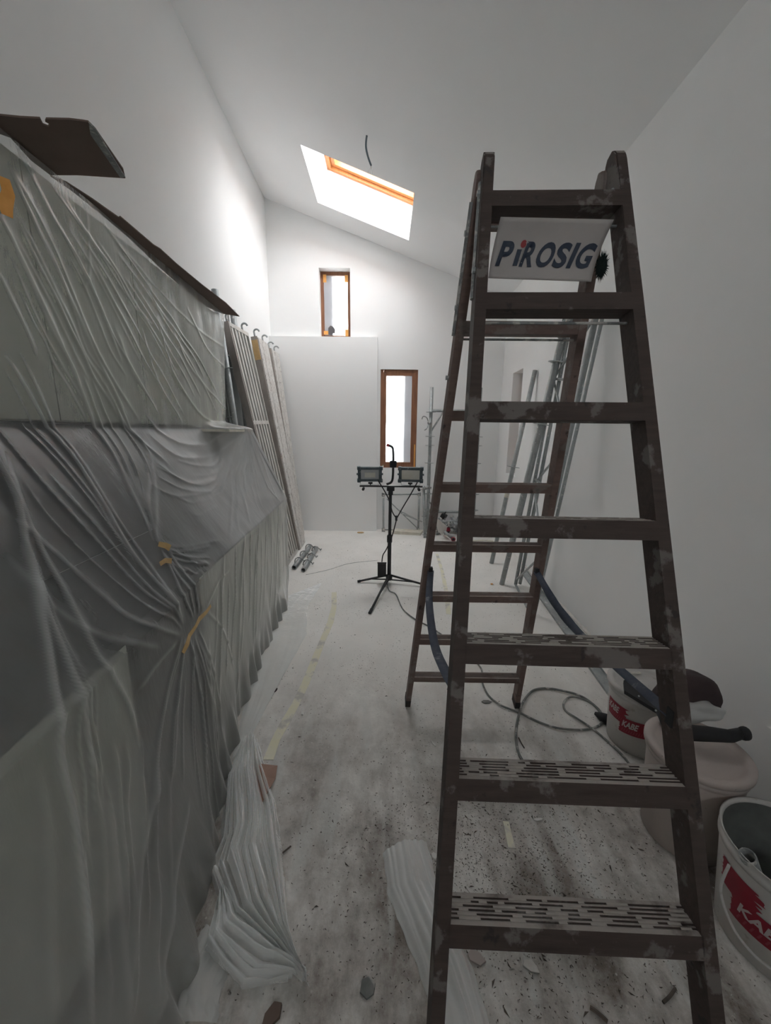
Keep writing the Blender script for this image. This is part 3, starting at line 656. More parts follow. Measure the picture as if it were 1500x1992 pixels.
for side in (-1, 1):
    o = obj('stile', stile(rr, side, -.0, 2.29, .026, .055), 'lad_in', lad)
    one('foot', 'rubber', lambda bm: prism(bm, [rr(-.0, side, -.002, (.0 if side > 0 else -.028)), rr(-.0, side, -.002, (.028 if side > 0 else .0)), rr(-.0, side, .057, (.028 if side > 0 else .0)), rr(-.0, side, .057, (.0 if side > 0 else -.028))],
        [rr(.05, side, -.002, (.0 if side > 0 else -.028)), rr(.05, side, -.002, (.028 if side > 0 else .0)), rr(.05, side, .057, (.028 if side > 0 else .0)), rr(.05, side, .057, (.0 if side > 0 else -.028))]), lad)
def rung(F, i, s, front):
    hgt, dep = (.044, .062) if front else (.036, .050)
    back0 = .0 if front else .002
    A, Bp = F(s, -1, back0), F(s, 1, back0)
    X = (Bp-A).normalized(); Yh = Zu.cross(X).normalized()
    lean = (L_['a'] if front else -L_['b'])
    dn = -(Ya*math.sin(lean)+Zu*math.cos(lean)) if front else -(Ya*math.sin(lean)+Zu*math.cos(lean))
    r = (Yh*1.0+Zu*(-.10 if front else .04)).normalized()
    o = B()
    # profile seen from the side, grooves cut into the tread
    prof = [(0, 0.0), (.0, -hgt)]
    prof += [(dep, -hgt), (dep, 0)]
    ng = 6; gw = dep*.42/ng; top = []
    for k in range(ng):
        x0_ = dep-.006-(k+.2)*(dep-.014)/ng
        top += [(x0_, 0), (x0_-.0005, -.003), (x0_-gw, -.003), (x0_-gw-.0005, 0)]
    prof += top
    def P3(base, q): return base+r*q[0]+(dn*(-q[1]) if True else Zu*q[1])
    prism(o, [P3(A-X*.004, q) for q in prof], [P3(Bp+X*.004, q) for q in prof])
    ob = obj('rung', o, 'lad' if front else 'lad_in', lad)
    # plaster dust caked in the grooves
    W = (Bp-A).length; bmf = B(); k = 0; rnd = random.Random(i*17+front)
    for g in range(ng):
        x0_ = dep-.006-(g+.2)*(dep-.014)/ng; pos = rnd.uniform(0, .03)
        while pos < W-.02:
            ln = rnd.uniform(.008, .05); c = A+X*(pos+ln/2)+r*(x0_-gw/2)+dn*.0012
            R = Matrix((X, r, X.cross(r))).transposed()
            box(bmf, c, (ln, gw*1.05, .0034), R); pos += ln+rnd.uniform(.015, .10)
    if front:
        # loose crust along the tread
        obj('groove_dust', bmf, 'dustfill', ob)['kind'] = 'stuff'
    else: bmf.free()
    return ob
for i in range(8): rung(fr, i, L_['s0']+L_['d']*(7-i)-(.28 if False else 0), True)
rung(fr, 8, L_['s0']-.28+.0, True) if L_['s0'] > .5 else None
for i in range(8): rung(rr, i, L_['r0']+L_['d']*(7-i), False)
def rod(F, s, back, lab=None):
    a, b = F(s, -1, back, -.01), F(s, 1, back, .01)
    o = one('tie_rod', 'steel_d', lambda bm: tube(bm, [a, b], .0035, 8), lad, True)
d_ = L_['d']; f0 = L_['s0']; r0_ = L_['r0']
for s in (f0+7*d_-.075, f0+6*d_-.062, f0+d_-.062): rod(fr, s, .03)
for s in (r0_+6*d_-.055, r0_+d_-.05): rod(rr, s, .025)
# hinges and straps
for side in (-1, 1):
    ov = .029*side
    one('hinge_plate', 'steel_d', lambda bm: (tube(bm, [fr(2.27, side, .03, ov), fr(1.95, side, .045, ov)], .006, 6), tube(bm, [rr(2.22, side, .02, ov), rr(1.88, side, .03, ov)], .006, 6)), lad)
    for s, F in ((2.24, fr), (2.02, fr), (2.15, rr), (1.96, rr), (1.75, rr)):
        one('bolt', 'steel', lambda bm: tube(bm, [F(s, side, .03, ov*.9), F(s, side, .03, ov*1.25)], .0075, 10), lad)
    one('bolt', 'steel', lambda bm: tube(bm, [fr(2.24, side, .03, 0), fr(2.24, side, .03, -.003*side)], .009, 12), lad)
def strap(pts, w, flat, twist=0):
    P_ = smooth_path(pts, 6)
    def f(bm):
        a, b = [], []
        for k, p in enumerate(P_):
            t = k/(len(P_)-1); ang = twist*math.exp(-((t-.32)/.12)**2)
            s = (Vector(flat)*math.cos(ang)+V(0, .3, 1).normalized()*math.sin(ang))*w/2
            a.append(bm.verts.new(p-s)); b.append(bm.verts.new(p+s))
        for k in range(len(P_)-1): bm.faces.new([a[k], b[k], b[k+1], a[k+1]])
    o = one('strap', 'strap', f, lad, True); s = o.modifiers.new('thickness', 'SOLIDIFY'); s.thickness = .002
    return o
def rs(u, v):  # point of the rear frame plane seen at a pixel
    d = Vector(ray(u, v)); n = Yb*math.cos(L_['b'])+Zu*math.sin(L_['b']); p0 = rr(0, 0, 0); c = V(0, 0, CAMH)
    return c+d*((p0-c).dot(n)/d.dot(n))
def fs(u, v, back=.0):
    d = Vector(ray(u, v)); n = Ya*math.cos(L_['a'])-Zu*math.sin(L_['a']); p0 = fr(0, 0, back); c = V(0, 0, CAMH)
    return c+d*((p0-c).dot(n)/d.dot(n))
A1, A2 = rs(838, 1110), fs(890, 1345, .05)
def lerp(a, b, t): return Vector(a)+(Vector(b)-Vector(a))*t
strap([A1, lerp(A1, A2, .25)+V(-.02, 0, -.05), lerp(A1, A2, .55)+V(-.02, 0, -.085), lerp(A1, A2, .8)+V(-.01, 0, -.05), A2], .028, (1, .12, .05), 0)
Bs, Be = rs(1044, 1112), fs(1308, 1392, .03)
strap([Bs, lerp(Bs, Be, .2)+V(.012, 0, -.055), lerp(Bs, Be, .42)+V(.02, 0, -.075), lerp(Bs, Be, .7)+V(.02, 0, -.05), Be], .030, (.75, -.2, .35), 1.0)
for p in (A1, Bs): one('strap_bracket', 'rubber', lambda bm: box(bm, p, (.016, .02, .03)), lad)
for p in (Be, A2): one('strap_bracket', 'rubber', lambda bm: box(bm, p+V(0, -.005, 0), (.022, .02, .04)), lad)

# sign hung on the front tie rod
def textmesh(s, size, shear=0, bold=0.):
    cu = bpy.data.curves.new('t', 'FONT'); cu.body = s; cu.size = size; cu.shear = shear; cu.offset = bold; cu.resolution_u = 5
    cu.extrude = 0; o = bpy.data.objects.new('t', cu); COL.objects.link(o); dg = bpy.context.evaluated_depsgraph_get(); dg.update()
    me = bpy.data.meshes.new_from_object(o.evaluated_get(dg)); bpy.data.objects.remove(o); return me
sg = thing('advertising_sign', 'grey white plastic sign lettered in navy hanging on the ladder', 'sign', tuple(fr(f0+7*d_-.075, 0, .03)))
q = [ony(972, 426, 1.125), ony(1190, 431, 1.125), ony(1150, 548, 1.135), ony(950, 541, 1.135)]
q = [Vector(p) for p in q]
def sgp(u, v, off=0.):   # u along the top, v downwards
    a = lerp(q[0], q[1], u); b = lerp(q[3], q[2], u); p = lerp(a, b, v)
    p = p+V(0, .018*math.sin(PI*min(1, v))*(1 if v < 1 else 0)-.010*(1-v)-off, 0)
    return p
Pg = np.array([[list(sgp(u, v)) for v in np.linspace(0, 1, 16)] for u in np.linspace(0, 1, 24)])
so = grid_obj('panel', Pg, 'signboard', sg); md = so.modifiers.new('thickness', 'SOLIDIFY'); md.thickness = .0015; md.offset = 0
def put_text(s, u0, wu, v0, hv, m, shear=.22, bold=.03, nm='lettering'):
    me = textmesh(s, 1, 0, bold); vs = [v.co.copy() for v in me.vertices]
    x0_, x1_ = min(v.x for v in vs), max(v.x for v in vs); yy0, yy1 = min(v.y for v in vs), max(v.y for v in vs)
    for v in me.vertices:
        a = (v.co.x-x0_)/(x1_-x0_); b = (v.co.y-yy0)/(yy1-yy0)
        v.co = sgp(u0+a*wu+(b-.5)*shear*hv, v0+(1-b)*hv, .0022)
    me.materials.append(M[m]); o = bpy.data.objects.new(nm, me); COL.objects.link(o); o.parent = sg; o.matrix_parent_inverse = Matrix.Translation(-sg.location); return o
let = [('P', .075, .115, 'navy'), ('\u0131', .225, .040, 'navy'), ('R', .285, .115, 'navy'), ('O', .415, .145, 'navy'), ('S', .572, .115, 'navy'), ('I', .705, .040, 'navy'), ('G', .765, .135, 'navy')]
for ch, u0, wu, m in let:
    u0 = .062+(u0-.075)*1.075; wu *= 1.075
    if ch == '\u0131':
        me = textmesh('I', 1, 0, .03); put_text('I', u0-.004, wu, .46, .29, m, .05)
    else: put_text(ch, u0, wu, .335, .43, m, .08, .035)
def dotf(bm):
    vs = [bm.verts.new(sgp(.272+.026*math.cos(t), .375+.062*math.sin(t), .0022)) for t in [2*PI*k/24 for k in range(24)]]; bm.faces.new(vs)
one('red_dot', 'reddot', dotf, sg)
def scr(bm):
    for k in range(7):
        v = .36+k*.055; u = .300+.012*math.sin(k*2.1)-k*.004
        pts = [(u-.012, v-.01), (u+.014, v-.014), (u+.02, v+.008), (u-.004, v+.014)]
        vs = [bm.verts.new(sgp(a, b, .0030)) for a, b in pts]; bm.faces.new(vs)
one('scratch', 'signboard', scr, sg)
# dark fluffy duster tuft caught behind the sign
c0 = Vector(ony(1170, 518, 1.165))
def tuft(bm):
    rnd = random.Random(3)
    for k in range(420):
        th_, ph_ = rnd.uniform(0, 2*PI), math.acos(rnd.uniform(-1, 1)); d = V(math.sin(ph_)*math.cos(th_)*.9, math.sin(ph_)*math.sin(th_)*.7, math.cos(ph_)*1.7)
        a = c0+d*.012; b = c0+d*rnd.uniform(.017, .026); s = d.cross(V(.3, .5, .8)).normalized()*.0012
        bm.faces.new([bm.verts.new(a-s), bm.verts.new(a+s), bm.verts.new(b)])
    bmesh.ops.create_icosphere(bm, subdivisions=2, radius=.015, matrix=Matrix.Translation(c0) @ Matrix.Diagonal((1, .8, 1.7, 1)))
o = one('fluffy_brush', 'fluff', tuft); tag(o, 'dark fluffy brush head stuck beside the sign on the rear ladder stile', 'brush')

# ------------------------------------------------------------------ work light on a tripod
TX, TY = .043, 3.66
tl_ = thing('work_light', 'black tripod work light with two blue-grey floodlights, standing on the floor', 'work light', (TX, TY, 0))
one('pole', 'black', lambda bm: (tube(bm, [(TX, TY, .04), (TX, TY, .50)], .019, 16), tube(bm, [(TX+.0, TY, .45), (TX+.003, TY, .965)], .0155, 16)), tl_, True)
one('collar', 'black', lambda bm: tube(bm, [(TX, TY, .42), (TX, TY, .43), (TX, TY, .49), (TX, TY, .50)], [.021, .026, .026, .021], 16), tl_, True)
one('collar', 'black', lambda bm: (tube(bm, [(TX, TY, .03), (TX, TY, .045), (TX, TY, .075), (TX, TY, .09)], [.024, .032, .032, .022], 16)), tl_, True)
for (u, v) in ((697, 1131), (720, 1191), (838, 1141)):
    e = onz(u, v, .012); a = V(TX, TY, .085); b = V(*e)
    one('leg', 'black', lambda bm: tube(bm, [a, b], .011, 8), tl_, True)
    m_ = lerp(a, b, .62); one('brace', 'black', lambda bm: tube(bm, [V(TX, TY, .035), m_], .007, 6), tl_)
    one('rubber_foot', 'rubber', lambda bm: tube(bm, [lerp(a, b, .93), lerp(a, b, 1.02)], .014, 8), tl_)
one('crossbar', 'black', lambda bm: (box(bm, (TX+.008, TY-.01, .982), (.60, .024, .014)), box(bm, (TX+.004, TY, .962), (.075, .05, .05), bevel=.008), box(bm, (TX+.004, TY, .925), (.045, .045, .05), bevel=.006)), tl_)
for sx in (-1, 1):
    one('end_grip', 'rubber', lambda bm: tube(bm, [(TX+.008+sx*.265, TY+.03, .955), (TX+.008+sx*.265, TY-.05, .955)], .013, 10), tl_)
    one('knob', 'rubber', lambda bm: (tube(bm, [(TX+sx*.19+.0, TY-.01, .985), (TX+sx*.19, TY-.01, 1.005)], .006, 8), tube(bm, [(TX+sx*.19, TY-.01, 1.005), (TX+sx*.19, TY-.01, 1.02)], .022, 10)), tl_)
for cx, tilt, yaw, m in ((-.152, .0, .10, 'refl'), (.235, .0, -.10, 'lens')):
    c = V(cx, TY-.02, 1.098); R = Matrix.Rotation(yaw, 3, 'Z') @ Matrix.Rotation(.06, 3, 'X')
    h = one('floodlight', 'lamp', lambda bm: (box(bm, c+R @ V(0, .012, 0), (.20, .02, .12), R), [box(bm, c+R @ V(dx, 0, dz), s, R, bevel=.006) for dx, dz, s in ((-.098, 0, (.030, .05, .125)), (.098, 0, (.030, .05, .125)), (0, .056, (.20, .05, .026)), (0, -.056, (.20, .05, .026)))],
        [box(bm, c+R @ V(sx*.103, -.012, sz*.058), (.034, .06, .034), R, bevel=.008) for sx in (-1, 1) for sz in (-1, 1)],
        [box(bm, c+R @ V(k*.018, .035, 0), (.004, .03, .10), R) for k in range(-4, 5)], tube(bm, [c+R @ V(-.125, 0, 0), c+R @ V(.125, 0, 0)], .010, 10)), tl_)
    one('lamp_lens', m, lambda bm: box(bm, c+R @ V(0, -.018, 0), (.168, .012, .088), R), h)
    one('led_panel', 'lens', lambda bm: box(bm, c+R @ V(0, -.0255, -.005), (.10, .003, .045), R), h)
    one('bracket', 'steel', lambda bm: tube(bm, [c+R @ V(-.112, 0, 0), c+R @ V(-.085, 0, -.105), c+R @ V(.085, 0, -.105), c+R @ V(.112, 0, 0)], .003, 6), tl_)
one('handle', 'black', lambda bm: tube(bm, smooth_path([ony(752, 942, TY), ony(763, 935, TY), ony(765, 905, TY), ony(765, 880, TY), ony(763, 870, TY), ony(755, 866, TY)], 5), .0115, 10), tl_, True)
one('handle_grip', 'rubber', lambda bm: (box(bm, ony(765, 903, TY), (.066, .05, .066), bevel=.014),), tl_)
one('handle_cap', 'reddot', lambda bm: tube(bm, [ony(757, 867, TY), ony(752, 865.5, TY)], .0135, 10), tl_)
one('junction_box', 'rubber', lambda bm: (box(bm, ony(743, 1108, TY-.02), (.085, .05, .135), bevel=.006), box(bm, ony(743, 1095, TY-.045), (.09, .01, .012))), tl_)
for pts in ([(735, 934), (748, 955), (758, 975), (763, 995), (771, 1008)], [(812, 938), (800, 960), (785, 985), (772, 1008)], [(772, 1008), (769, 1020), (762, 1045), (752, 1068), (745, 1080), (743, 1093)]):
    one('lamp_cable', 'rubber', lambda bm: tube(bm, smooth_path([ony(u, v, TY-.06) for u, v in pts], 5), .0055, 8), tl_, True)
one('cable_clip', 'rubber', lambda bm: box(bm, ony(771, 1008, TY-.06), (.022, .02, .05), bevel=.004), tl_)

# cable on the floor
def floor_cable(pts, r, lab, m='cord', nm='extension_cable'):
    t = thing(nm, lab, 'cable', tuple(onz(*pts[0])))
    one('cord', m, lambda bm: tube(bm, smooth_path([onz(u, v, r+.001+(.004 if k % 3 == 1 else 0)) for k, (u, v) in enumerate(pts)], 7), r, 8), t, True); return t
floor_cable([(752, 1128), (757, 1148), (770, 1156), (781, 1180), (792, 1193), (812, 1207), (830, 1216), (850, 1228), (880, 1250), (912, 1275), (936, 1300), (938, 1325), (950, 1352), (975, 1372), (1010, 1386), (1050, 1405), (1090, 1417), (1140, 1419), (1168, 1409), (1172, 1392), (1160, 1375), (1135, 1360), (1110, 1356), (1097, 1366), (1100, 1382), (1125, 1399), (1152, 1417), (1180, 1440), (1210, 1468), (1228, 1492)], .0052, 'dusty grey cable running from the work light and looping over the floor behind the ladder')
c2 = floor_cable([(1022, 1487), (1008, 1462), (1004, 1425), (1010, 1388), (1020, 1362), (1038, 1343), (1065, 1339), (1100, 1345), (1130, 1354), (1155, 1371), (1172, 1390)], .0062, 'thicker dusty cable arching on the floor with a black plug at its end', nm='plug_cable')
pp = Vector(onz(1178, 1398, .022))
one('plug', 'rubber', lambda bm: tube(bm, [pp+V(-.035, .04, 0), pp+V(-.015, .015, 0), pp, pp+V(.014, -.018, 0)], [.008, .022, .026, .024], 14), c2, True)
floor_cable([(595, 1118), (640, 1108), (680, 1096), (735, 1090)], .0018, 'thin grey wire lying across the floor left of the tripod', 'steel_d', 'thin_wire')

# ------------------------------------------------------------------ buckets and tub
def bucket(name, lab, x, y, h, rt, rb, m, lid, group=None, inner='bucket_in'):
    t = thing(name, lab, 'bucket', (x, y, 0), group)
    def body(bm):
        pr_ = [(0.001, .002), (rb-.01, .0), (rb, .006), (rt-.006, h-.045), (rt-.006, h-.04), (rt, h-.038), (rt, h-.022), (rt-.004, h-.02), (rt-.003, h-.004), (rt+.001, h)]
        if not lid: pr_ += [(rt-.003, h), (rt-.008, h-.01), (rb-.006, .02), (.001, .016)]
        lathe(bm, pr_, (x, y, 0), 56)
    one('body', m, body, t, True)
    if lid:
        one('lid', m, lambda bm: lathe(bm, [(.001, h-.006), (rt*.80, h-.006), (rt*.84, h-.002), (rt*.88, h+.004), (rt*.93, h+.006), (rt+.003, h+.007), (rt+.008, h+.003), (rt+.008, h-.014), (rt+.004, h-.016)], (x, y, 0), 56), t, True)
    else:
        one('lining', inner, lambda bm: lathe(bm, [(rt-.009, h-.012), (rb-.007, .022), (.001, .022)], (x, y, 0), 56), t, True)
    return t
def label_on(t, cx, cy, rad, ang, z, w, hgt, slope=0., nm='printed_label', txt='KABE', m='red', tilt=0., text=True):
    def pt(a, zz_, off): 
        r_ = rad+slope*(zz_)+off+.0006; th_ = ang+a/rad; return (cx+r_*math.cos(th_), cy+r_*math.sin(th_), zz_)
    rnd = random.Random(int(ang*100)); n = 22
    def f(bm):
        rows = []
        for k in range(n+1):
            b = -hgt/2+hgt*k/n; j0 = rnd.uniform(-.012, .004) if k % 3 else 0; j1 = rnd.uniform(-.018, .006)
            a0_, a1_ = -w/2+j0*.4, w/2+j1
            rows.append([bm.verts.new(pt(a0_+(a1_-a0_)*q/14, z+b+tilt*(a0_+(a1_-a0_)*q/14), .0012)) for q in range(15)])
        for i in range(n):
            for k in range(14): bm.faces.new([rows[i][k], rows[i][k+1], rows[i+1][k+1], rows[i+1][k]])
    o = one(nm, m, f, t, True)
    if text:
        for s, mm, fy0, fy1, fx0, fx1 in ((txt, 'print', .42, .84, .10, .62), ('||||||||||', 'dkred', .12, .34, .10, .85)):
            me = textmesh(s, 1, 0, .035 if s == txt else 0); xs = [v.co.x for v in me.vertices]; ys = [v.co.y for v in me.vertices]
            bmt = B(); bmt.from_mesh(me); bmesh.ops.triangulate(bmt, faces=bmt.faces); bmesh.ops.subdivide_edges(bmt, edges=[e for e in bmt.edges if e.calc_length() > .25], cuts=2)
            for v in bmt.verts:
                a = (v.co.x-min(xs))/(max(xs)-min(xs)); b = (v.co.y-min(ys))/(max(ys)-min(ys))
                a_ = -w/2+w*(fx0+(fx1-fx0)*a)+.06*hgt*(b-.5); v.co = pt(a_, z-hgt/2+hgt*(fy0+(fy1-fy0)*b)+tilt*a_, .0024)
            obj('label_text', bmt, mm, t)
t = bucket('paint_bucket', 'white lidded paint bucket with two red labels, farthest of the three by the wall', 1.262, 1.655, .315, .150, .128, 'bucket', True, 'white plastic buckets by the right wall')
label_on(t, 1.262, 1.655, .128, math.radians(192), .190, .105, .085, slope=.0593)
label_on(t, 1.262, 1.655, .128, math.radians(228), .150, .115, .080, slope=.0593, tilt=.15)
one('paint_stain', 'tape_y', lambda bm: box(bm, (1.27, 1.74, .3195), (.05, .02, .001)), t)
t = bucket('plaster_tub', 'large dusty pinkish lidded tub behind the right ladder stile', 1.150, 1.205, .375, .155, .130, 'bucket_p', True, 'white plastic buckets by the right wall')
t = bucket('paint_bucket', 'open white bucket with red labels and a grey tube in it, nearest the camera', 1.185, .885, .335, .165, .132, 'bucket', False, 'white plastic buckets by the right wall')
label_on(t, 1.185, .885, .132, math.radians(186), .215, .10, .085, slope=.0932, text=False)
label_on(t, 1.185, .885, .132, math.radians(222), .150, .19, .085, slope=.0932)
one('bail_handle', 'bucket', lambda bm: tube(bm, smooth_path([(.990, .87, .30), (.972, .86, .22), (.985, .82, .15), (1.01, .78, .12), (1.045, .755, .105)], 5), .004, 8), t, True)
hb = thing('grey_tube', 'short grey plastic tube standing inside the open bucket', 'tube', (1.06, .87, .3))
one('pipe_wall', 'steel_d', lambda bm: (lathe(bm, [(.019, 0), (.019, .002)], (0, 0, 0), 16)), hb).hide_render = False
bpy.data.objects.remove(hb.children[0])
def pipe(bm, a, b, ro_, ri_, seg=16):
    a, b = Vector(a), Vector(b); d = (b-a).normalized(); u = d.orthogonal().normalized(); w = d.cross(u)
    R_ = [[bm.verts.new(p+(u*math.cos(2*PI*k/seg)+w*math.sin(2*PI*k/seg))*r_) for k in range(seg)] for p, r_ in ((a, ri_), (a, ro_), (b, ro_), (b, ri_))]
    for i in range(4):
        for k in range(seg): bm.faces.new([R_[i][k], R_[i][(k+1) % seg], R_[(i+1) % 4][(k+1) % seg], R_[(i+1) % 4][k]])
one('pipe', 'steel_d', lambda bm: pipe(bm, (1.03, .865, .34), (1.19, .90, .05), .020, .016), hb, True)
# things on and behind the tub
tr_ = thing('plastering_trowel', 'black plastering trowel with blue-grey blade lying across two buckets', 'trowel', tuple(onz(1260, 1345, .34)))
Pq = [onz(1213, 1325, .365), onz(1228, 1318, .375), onz(1310, 1375, .405), onz(1300, 1392, .398), onz(1292, 1392, .392), onz(1215, 1345, .36)]
one('body', 'rubber', lambda bm: prism(bm, [p-np.array([0, 0, .012]) for p in Pq], [p+np.array([0, 0, .004]) for p in Pq]), tr_)
one('handle', 'rubber', lambda bm: tube(bm, [onz(1280, 1380, .385), onz(1290, 1400, .385), onz(1296, 1420, .385)], [.012, .014, .009], 10), tr_, True)
for (u, v) in ((1243, 1354), (1276, 1382), (1300, 1382)): one('screw', 'steel', lambda bm: tube(bm, [onz(u, v, .392), onz(u, v, .398)], .004, 8), tr_)
bg_ = thing('black_tool_bag', 'dark crumpled cloth sack lying on the tub lid against the wall', 'bag', (1.2, 1.3, .385))
def blob(bm, c, r, seed, amp=.25, sub=4):
    bmesh.ops.create_icosphere(bm, subdivisions=sub, radius=1, matrix=Matrix.Identity(4))
    rnd = random.Random(seed); ws = [(V(rnd.uniform(-1, 1), rnd.uniform(-1, 1), rnd.uniform(-1, 1))*rnd.uniform(2, 6), rnd.uniform(0, 6)) for _ in range(8)]
    for v in bm.verts:
        d = v.co.normalized(); k = 1+amp*sum(math.sin(d.dot(w)+p) for w, p in ws)/4
        v.co = Vector(c)+V(d.x*r[0]*k, d.y*r[1]*k, max(d.z, -.9)*r[2]*k)
one('cloth', 'cloth', lambda bm: blob(bm, (1.315, 1.47, .41), (.12, .085, .095), 4), bg_, True)
one('rolled_strap', 'rubber', lambda bm: tube(bm, [onz(1335, 1425, .415), onz(1380, 1428, .42), onz(1420, 1432, .42), onz(1447, 1425, .42)], [.028, .026, .022, .018], 12), bg_, True)
one('knob_end', 'rubber', lambda bm: blob(bm, onz(1447, 1428, .42), (.024, .022, .026), 9, .1, 3), bg_, True)
o = one('plastic_bag', 'film_f', lambda bm: blob(bm, (1.27, 1.38, .405), (.11, .06, .035), 14, .35), None, True); tag(o, 'crumpled translucent bag under the dark sack on the tub', 'plastic bag')
o = one('rubber_glove', 'rubber', lambda bm: blob(bm, onz(1505, 1520, .03)+np.array([0.02, 0, 0]), (.05, .03, .04), 21, .4), None, True); tag(o, 'small black lump on the floor by the wall at the right edge', 'glove')

# metal profile lying along the right wall
mp = thing('drywall_profile', 'thin grey metal channel lying on the floor along the right wall', 'metal profile', tuple(onz(1099, 1238)))
pa, pz = Vector(onz(1012, 1112, .0)), Vector(onz(1196, 1372, .0)); dd_ = (pz-pa).normalized(); sd = V(-dd_.y, dd_.x, 0)
for nm, o0, o1, h0 in (('base_strip', 0, .075, .004), ('lip', 0, .003, .018), ('lip', .072, .075, .018)):
    one(nm, 'steel', lambda bm: prism(bm, [pa+sd*o0, pz+sd*o0, pz+sd*o1, pa+sd*o1], [p+Zu*h0 for p in (pa+sd*o0, pz+sd*o0, pz+sd*o1, pa+sd*o1)]), mp)
o = one('white_batten', 'chip', lambda bm: prism(bm, [(XR(4.3)-.03, 4.3, 0), (XR(4.3)-.004, 4.3, 0), (XR(1.9)-.004, 1.9, 0), (XR(1.9)-.03, 1.9, 0)], [(XR(4.3)-.03, 4.3, .014), (XR(4.3)-.004, 4.3, .014), (XR(1.9)-.004, 1.9, .014), (XR(1.9)-.03, 1.9, .014)])); tag(o, 'narrow white batten at the foot of the right wall', 'batten')

# ------------------------------------------------------------------ scaffolding
def rosettes(bm, a, b, ts, r=.055):
    a, b = Vector(a), Vector(b); d = (b-a).normalized()
    for t_ in ts:
        c = lerp(a, b, t_); u = d.orthogonal().normalized(); w = d.cross(u)
        prof = [(.024, -.004), (r*.75, -.004), (r, -.003), (r, .003), (r*.75, .004), (.024, .004)]
        seg = 16; rings = [[bm.verts.new(c+d*z+(u*math.cos(2*PI*k/seg)+w*math.sin(2*PI*k/seg))*q_*(1 if q_ < r*.8 else (1 if k % 4 else .8))) for k in range(seg)] for q_, z in prof]
        for i in range(5):
            for k in range(seg): bm.faces.new([rings[i][k], rings[i][(k+1) % seg], rings[i+1][(k+1) % seg], rings[i+1][k]])
# frame standing against the back wall
sc = thing('scaffolding', 'grey scaffold frame with ring rosettes standing upright against the back wall', 'scaffolding', (1.05, 5.6, 0))
UY = 5.62
for x in (.628, 1.31):
    one('upright', 'steel', lambda bm: pipe(bm, (x, UY, .0 if x > 1 else .02), (x+.0, UY, 2.10), .024, .020), sc, True)
    one('rosette', 'steel', lambda bm: rosettes(bm, (x, UY, 0), (x, UY, 2.1), (.17, .285, .50, .62, .68, .84), .068), sc)
for z in (1.785, .33):
    one('crossbar', 'steel', lambda bm: tube(bm, [(.628, UY, z), (1.31, UY, z)], .020, 12), sc, True)
one('diagonal', 'steel', lambda bm: tube(bm, [(.64, UY, 1.50), (.80, UY, 1.77)], .012, 8), sc, True)
one('diagonal', 'steel', lambda bm: tube(bm, [(.64, UY, .48), (.80, UY, .34)], .012, 8), sc, True)
cl = Vector(ony(838, 823, UY-.03))
one('clamp', 'steel_d', lambda bm: (tube(bm, [cl, cl+V(-.04, -.02, .0)], .016, 8), tube(bm, smooth_path([cl+V(-.03, 0, .0), cl+V(-.06, -.03, .07), cl+V(-.11, -.03, .09), cl+V(-.13, -.03, .05)], 4), .007, 6), tube(bm, smooth_path([cl+V(-.03, 0, 0), cl+V(-.05, -.03, -.07), cl+V(-.09, -.03, -.10)], 4), .008, 6)), sc)
# short post in front of it
o = thing('scaffold_post', 'short grey scaffold post with small clamps between tripod and ladder', 'scaffolding', (.57, 5.38, 0))
pa_, pb_ = Vector(onz(827, 1046, .0)), Vector(ony(824, 945, 5.40))
one('tube', 'steel', lambda bm: pipe(bm, pa_, pb_, .022, .018), o, True)
one('tube', 'steel', lambda bm: pipe(bm, pa_+V(.06, .03, .05), pb_+V(.06, .03, .0), .012, .009), o, True)
one('clamp', 'steel_d', lambda bm: (rosettes(bm, pa_, pb_, (.06, .42, .93), .04), box(bm, pb_+V(.05, -.01, -.03), (.12, .03, .03))), o)
# low braced frame against the back wall, behind the tripod
sf = thing('scaffold_guard_frame', 'low rectangular grey tube frame with crossed braces leaning on the back wall', 'scaffolding', (.25, 5.72, 0))
Yg0, Yg1 = 5.67, 5.74
cA, cB, cC, cD = (-.03, Yg0, .03), (.50, Yg0, .03), (-.035, Yg1, .56), (.505, Yg1, .57)
for a, b, r_ in ((cA, cC, .014), (cB, cD, .014), (cC, cD, .011), (cA, cB, .011)): one('frame_tube', 'steel', lambda bm: tube(bm, [a, b], r_, 8), sf, True)
for a, b in (((0.02, 5.70, .50), (.49, 5.65, .06)), ((.20, 5.69, .33), (.47, 5.66, .20)), ((.23, 5.62, .30), (.55, 5.58, .18))): one('brace', 'steel', lambda bm: tube(bm, [a, b], .008, 6), sf)
for c in (cA, cB, cC, cD): one('corner_fitting', 'steel_d', lambda bm: box(bm, c, (.05, .04, .055), bevel=.006), sf)
o = one('timber_batten', 'white_s', lambda bm: prism(bm, [onz(764, 1033), onz(765, 1039), onz(818, 1042), onz(823, 1036)], [onz(764, 1033)+np.array([0, 0, .045]), onz(765, 1039)+np.array([0, 0, .045]), onz(818, 1042)+np.array([0, 0, .04]), onz(823, 1036)+np.array([0, 0, .04])])); tag(o, 'cream timber batten on the floor behind the tripod', 'timber')
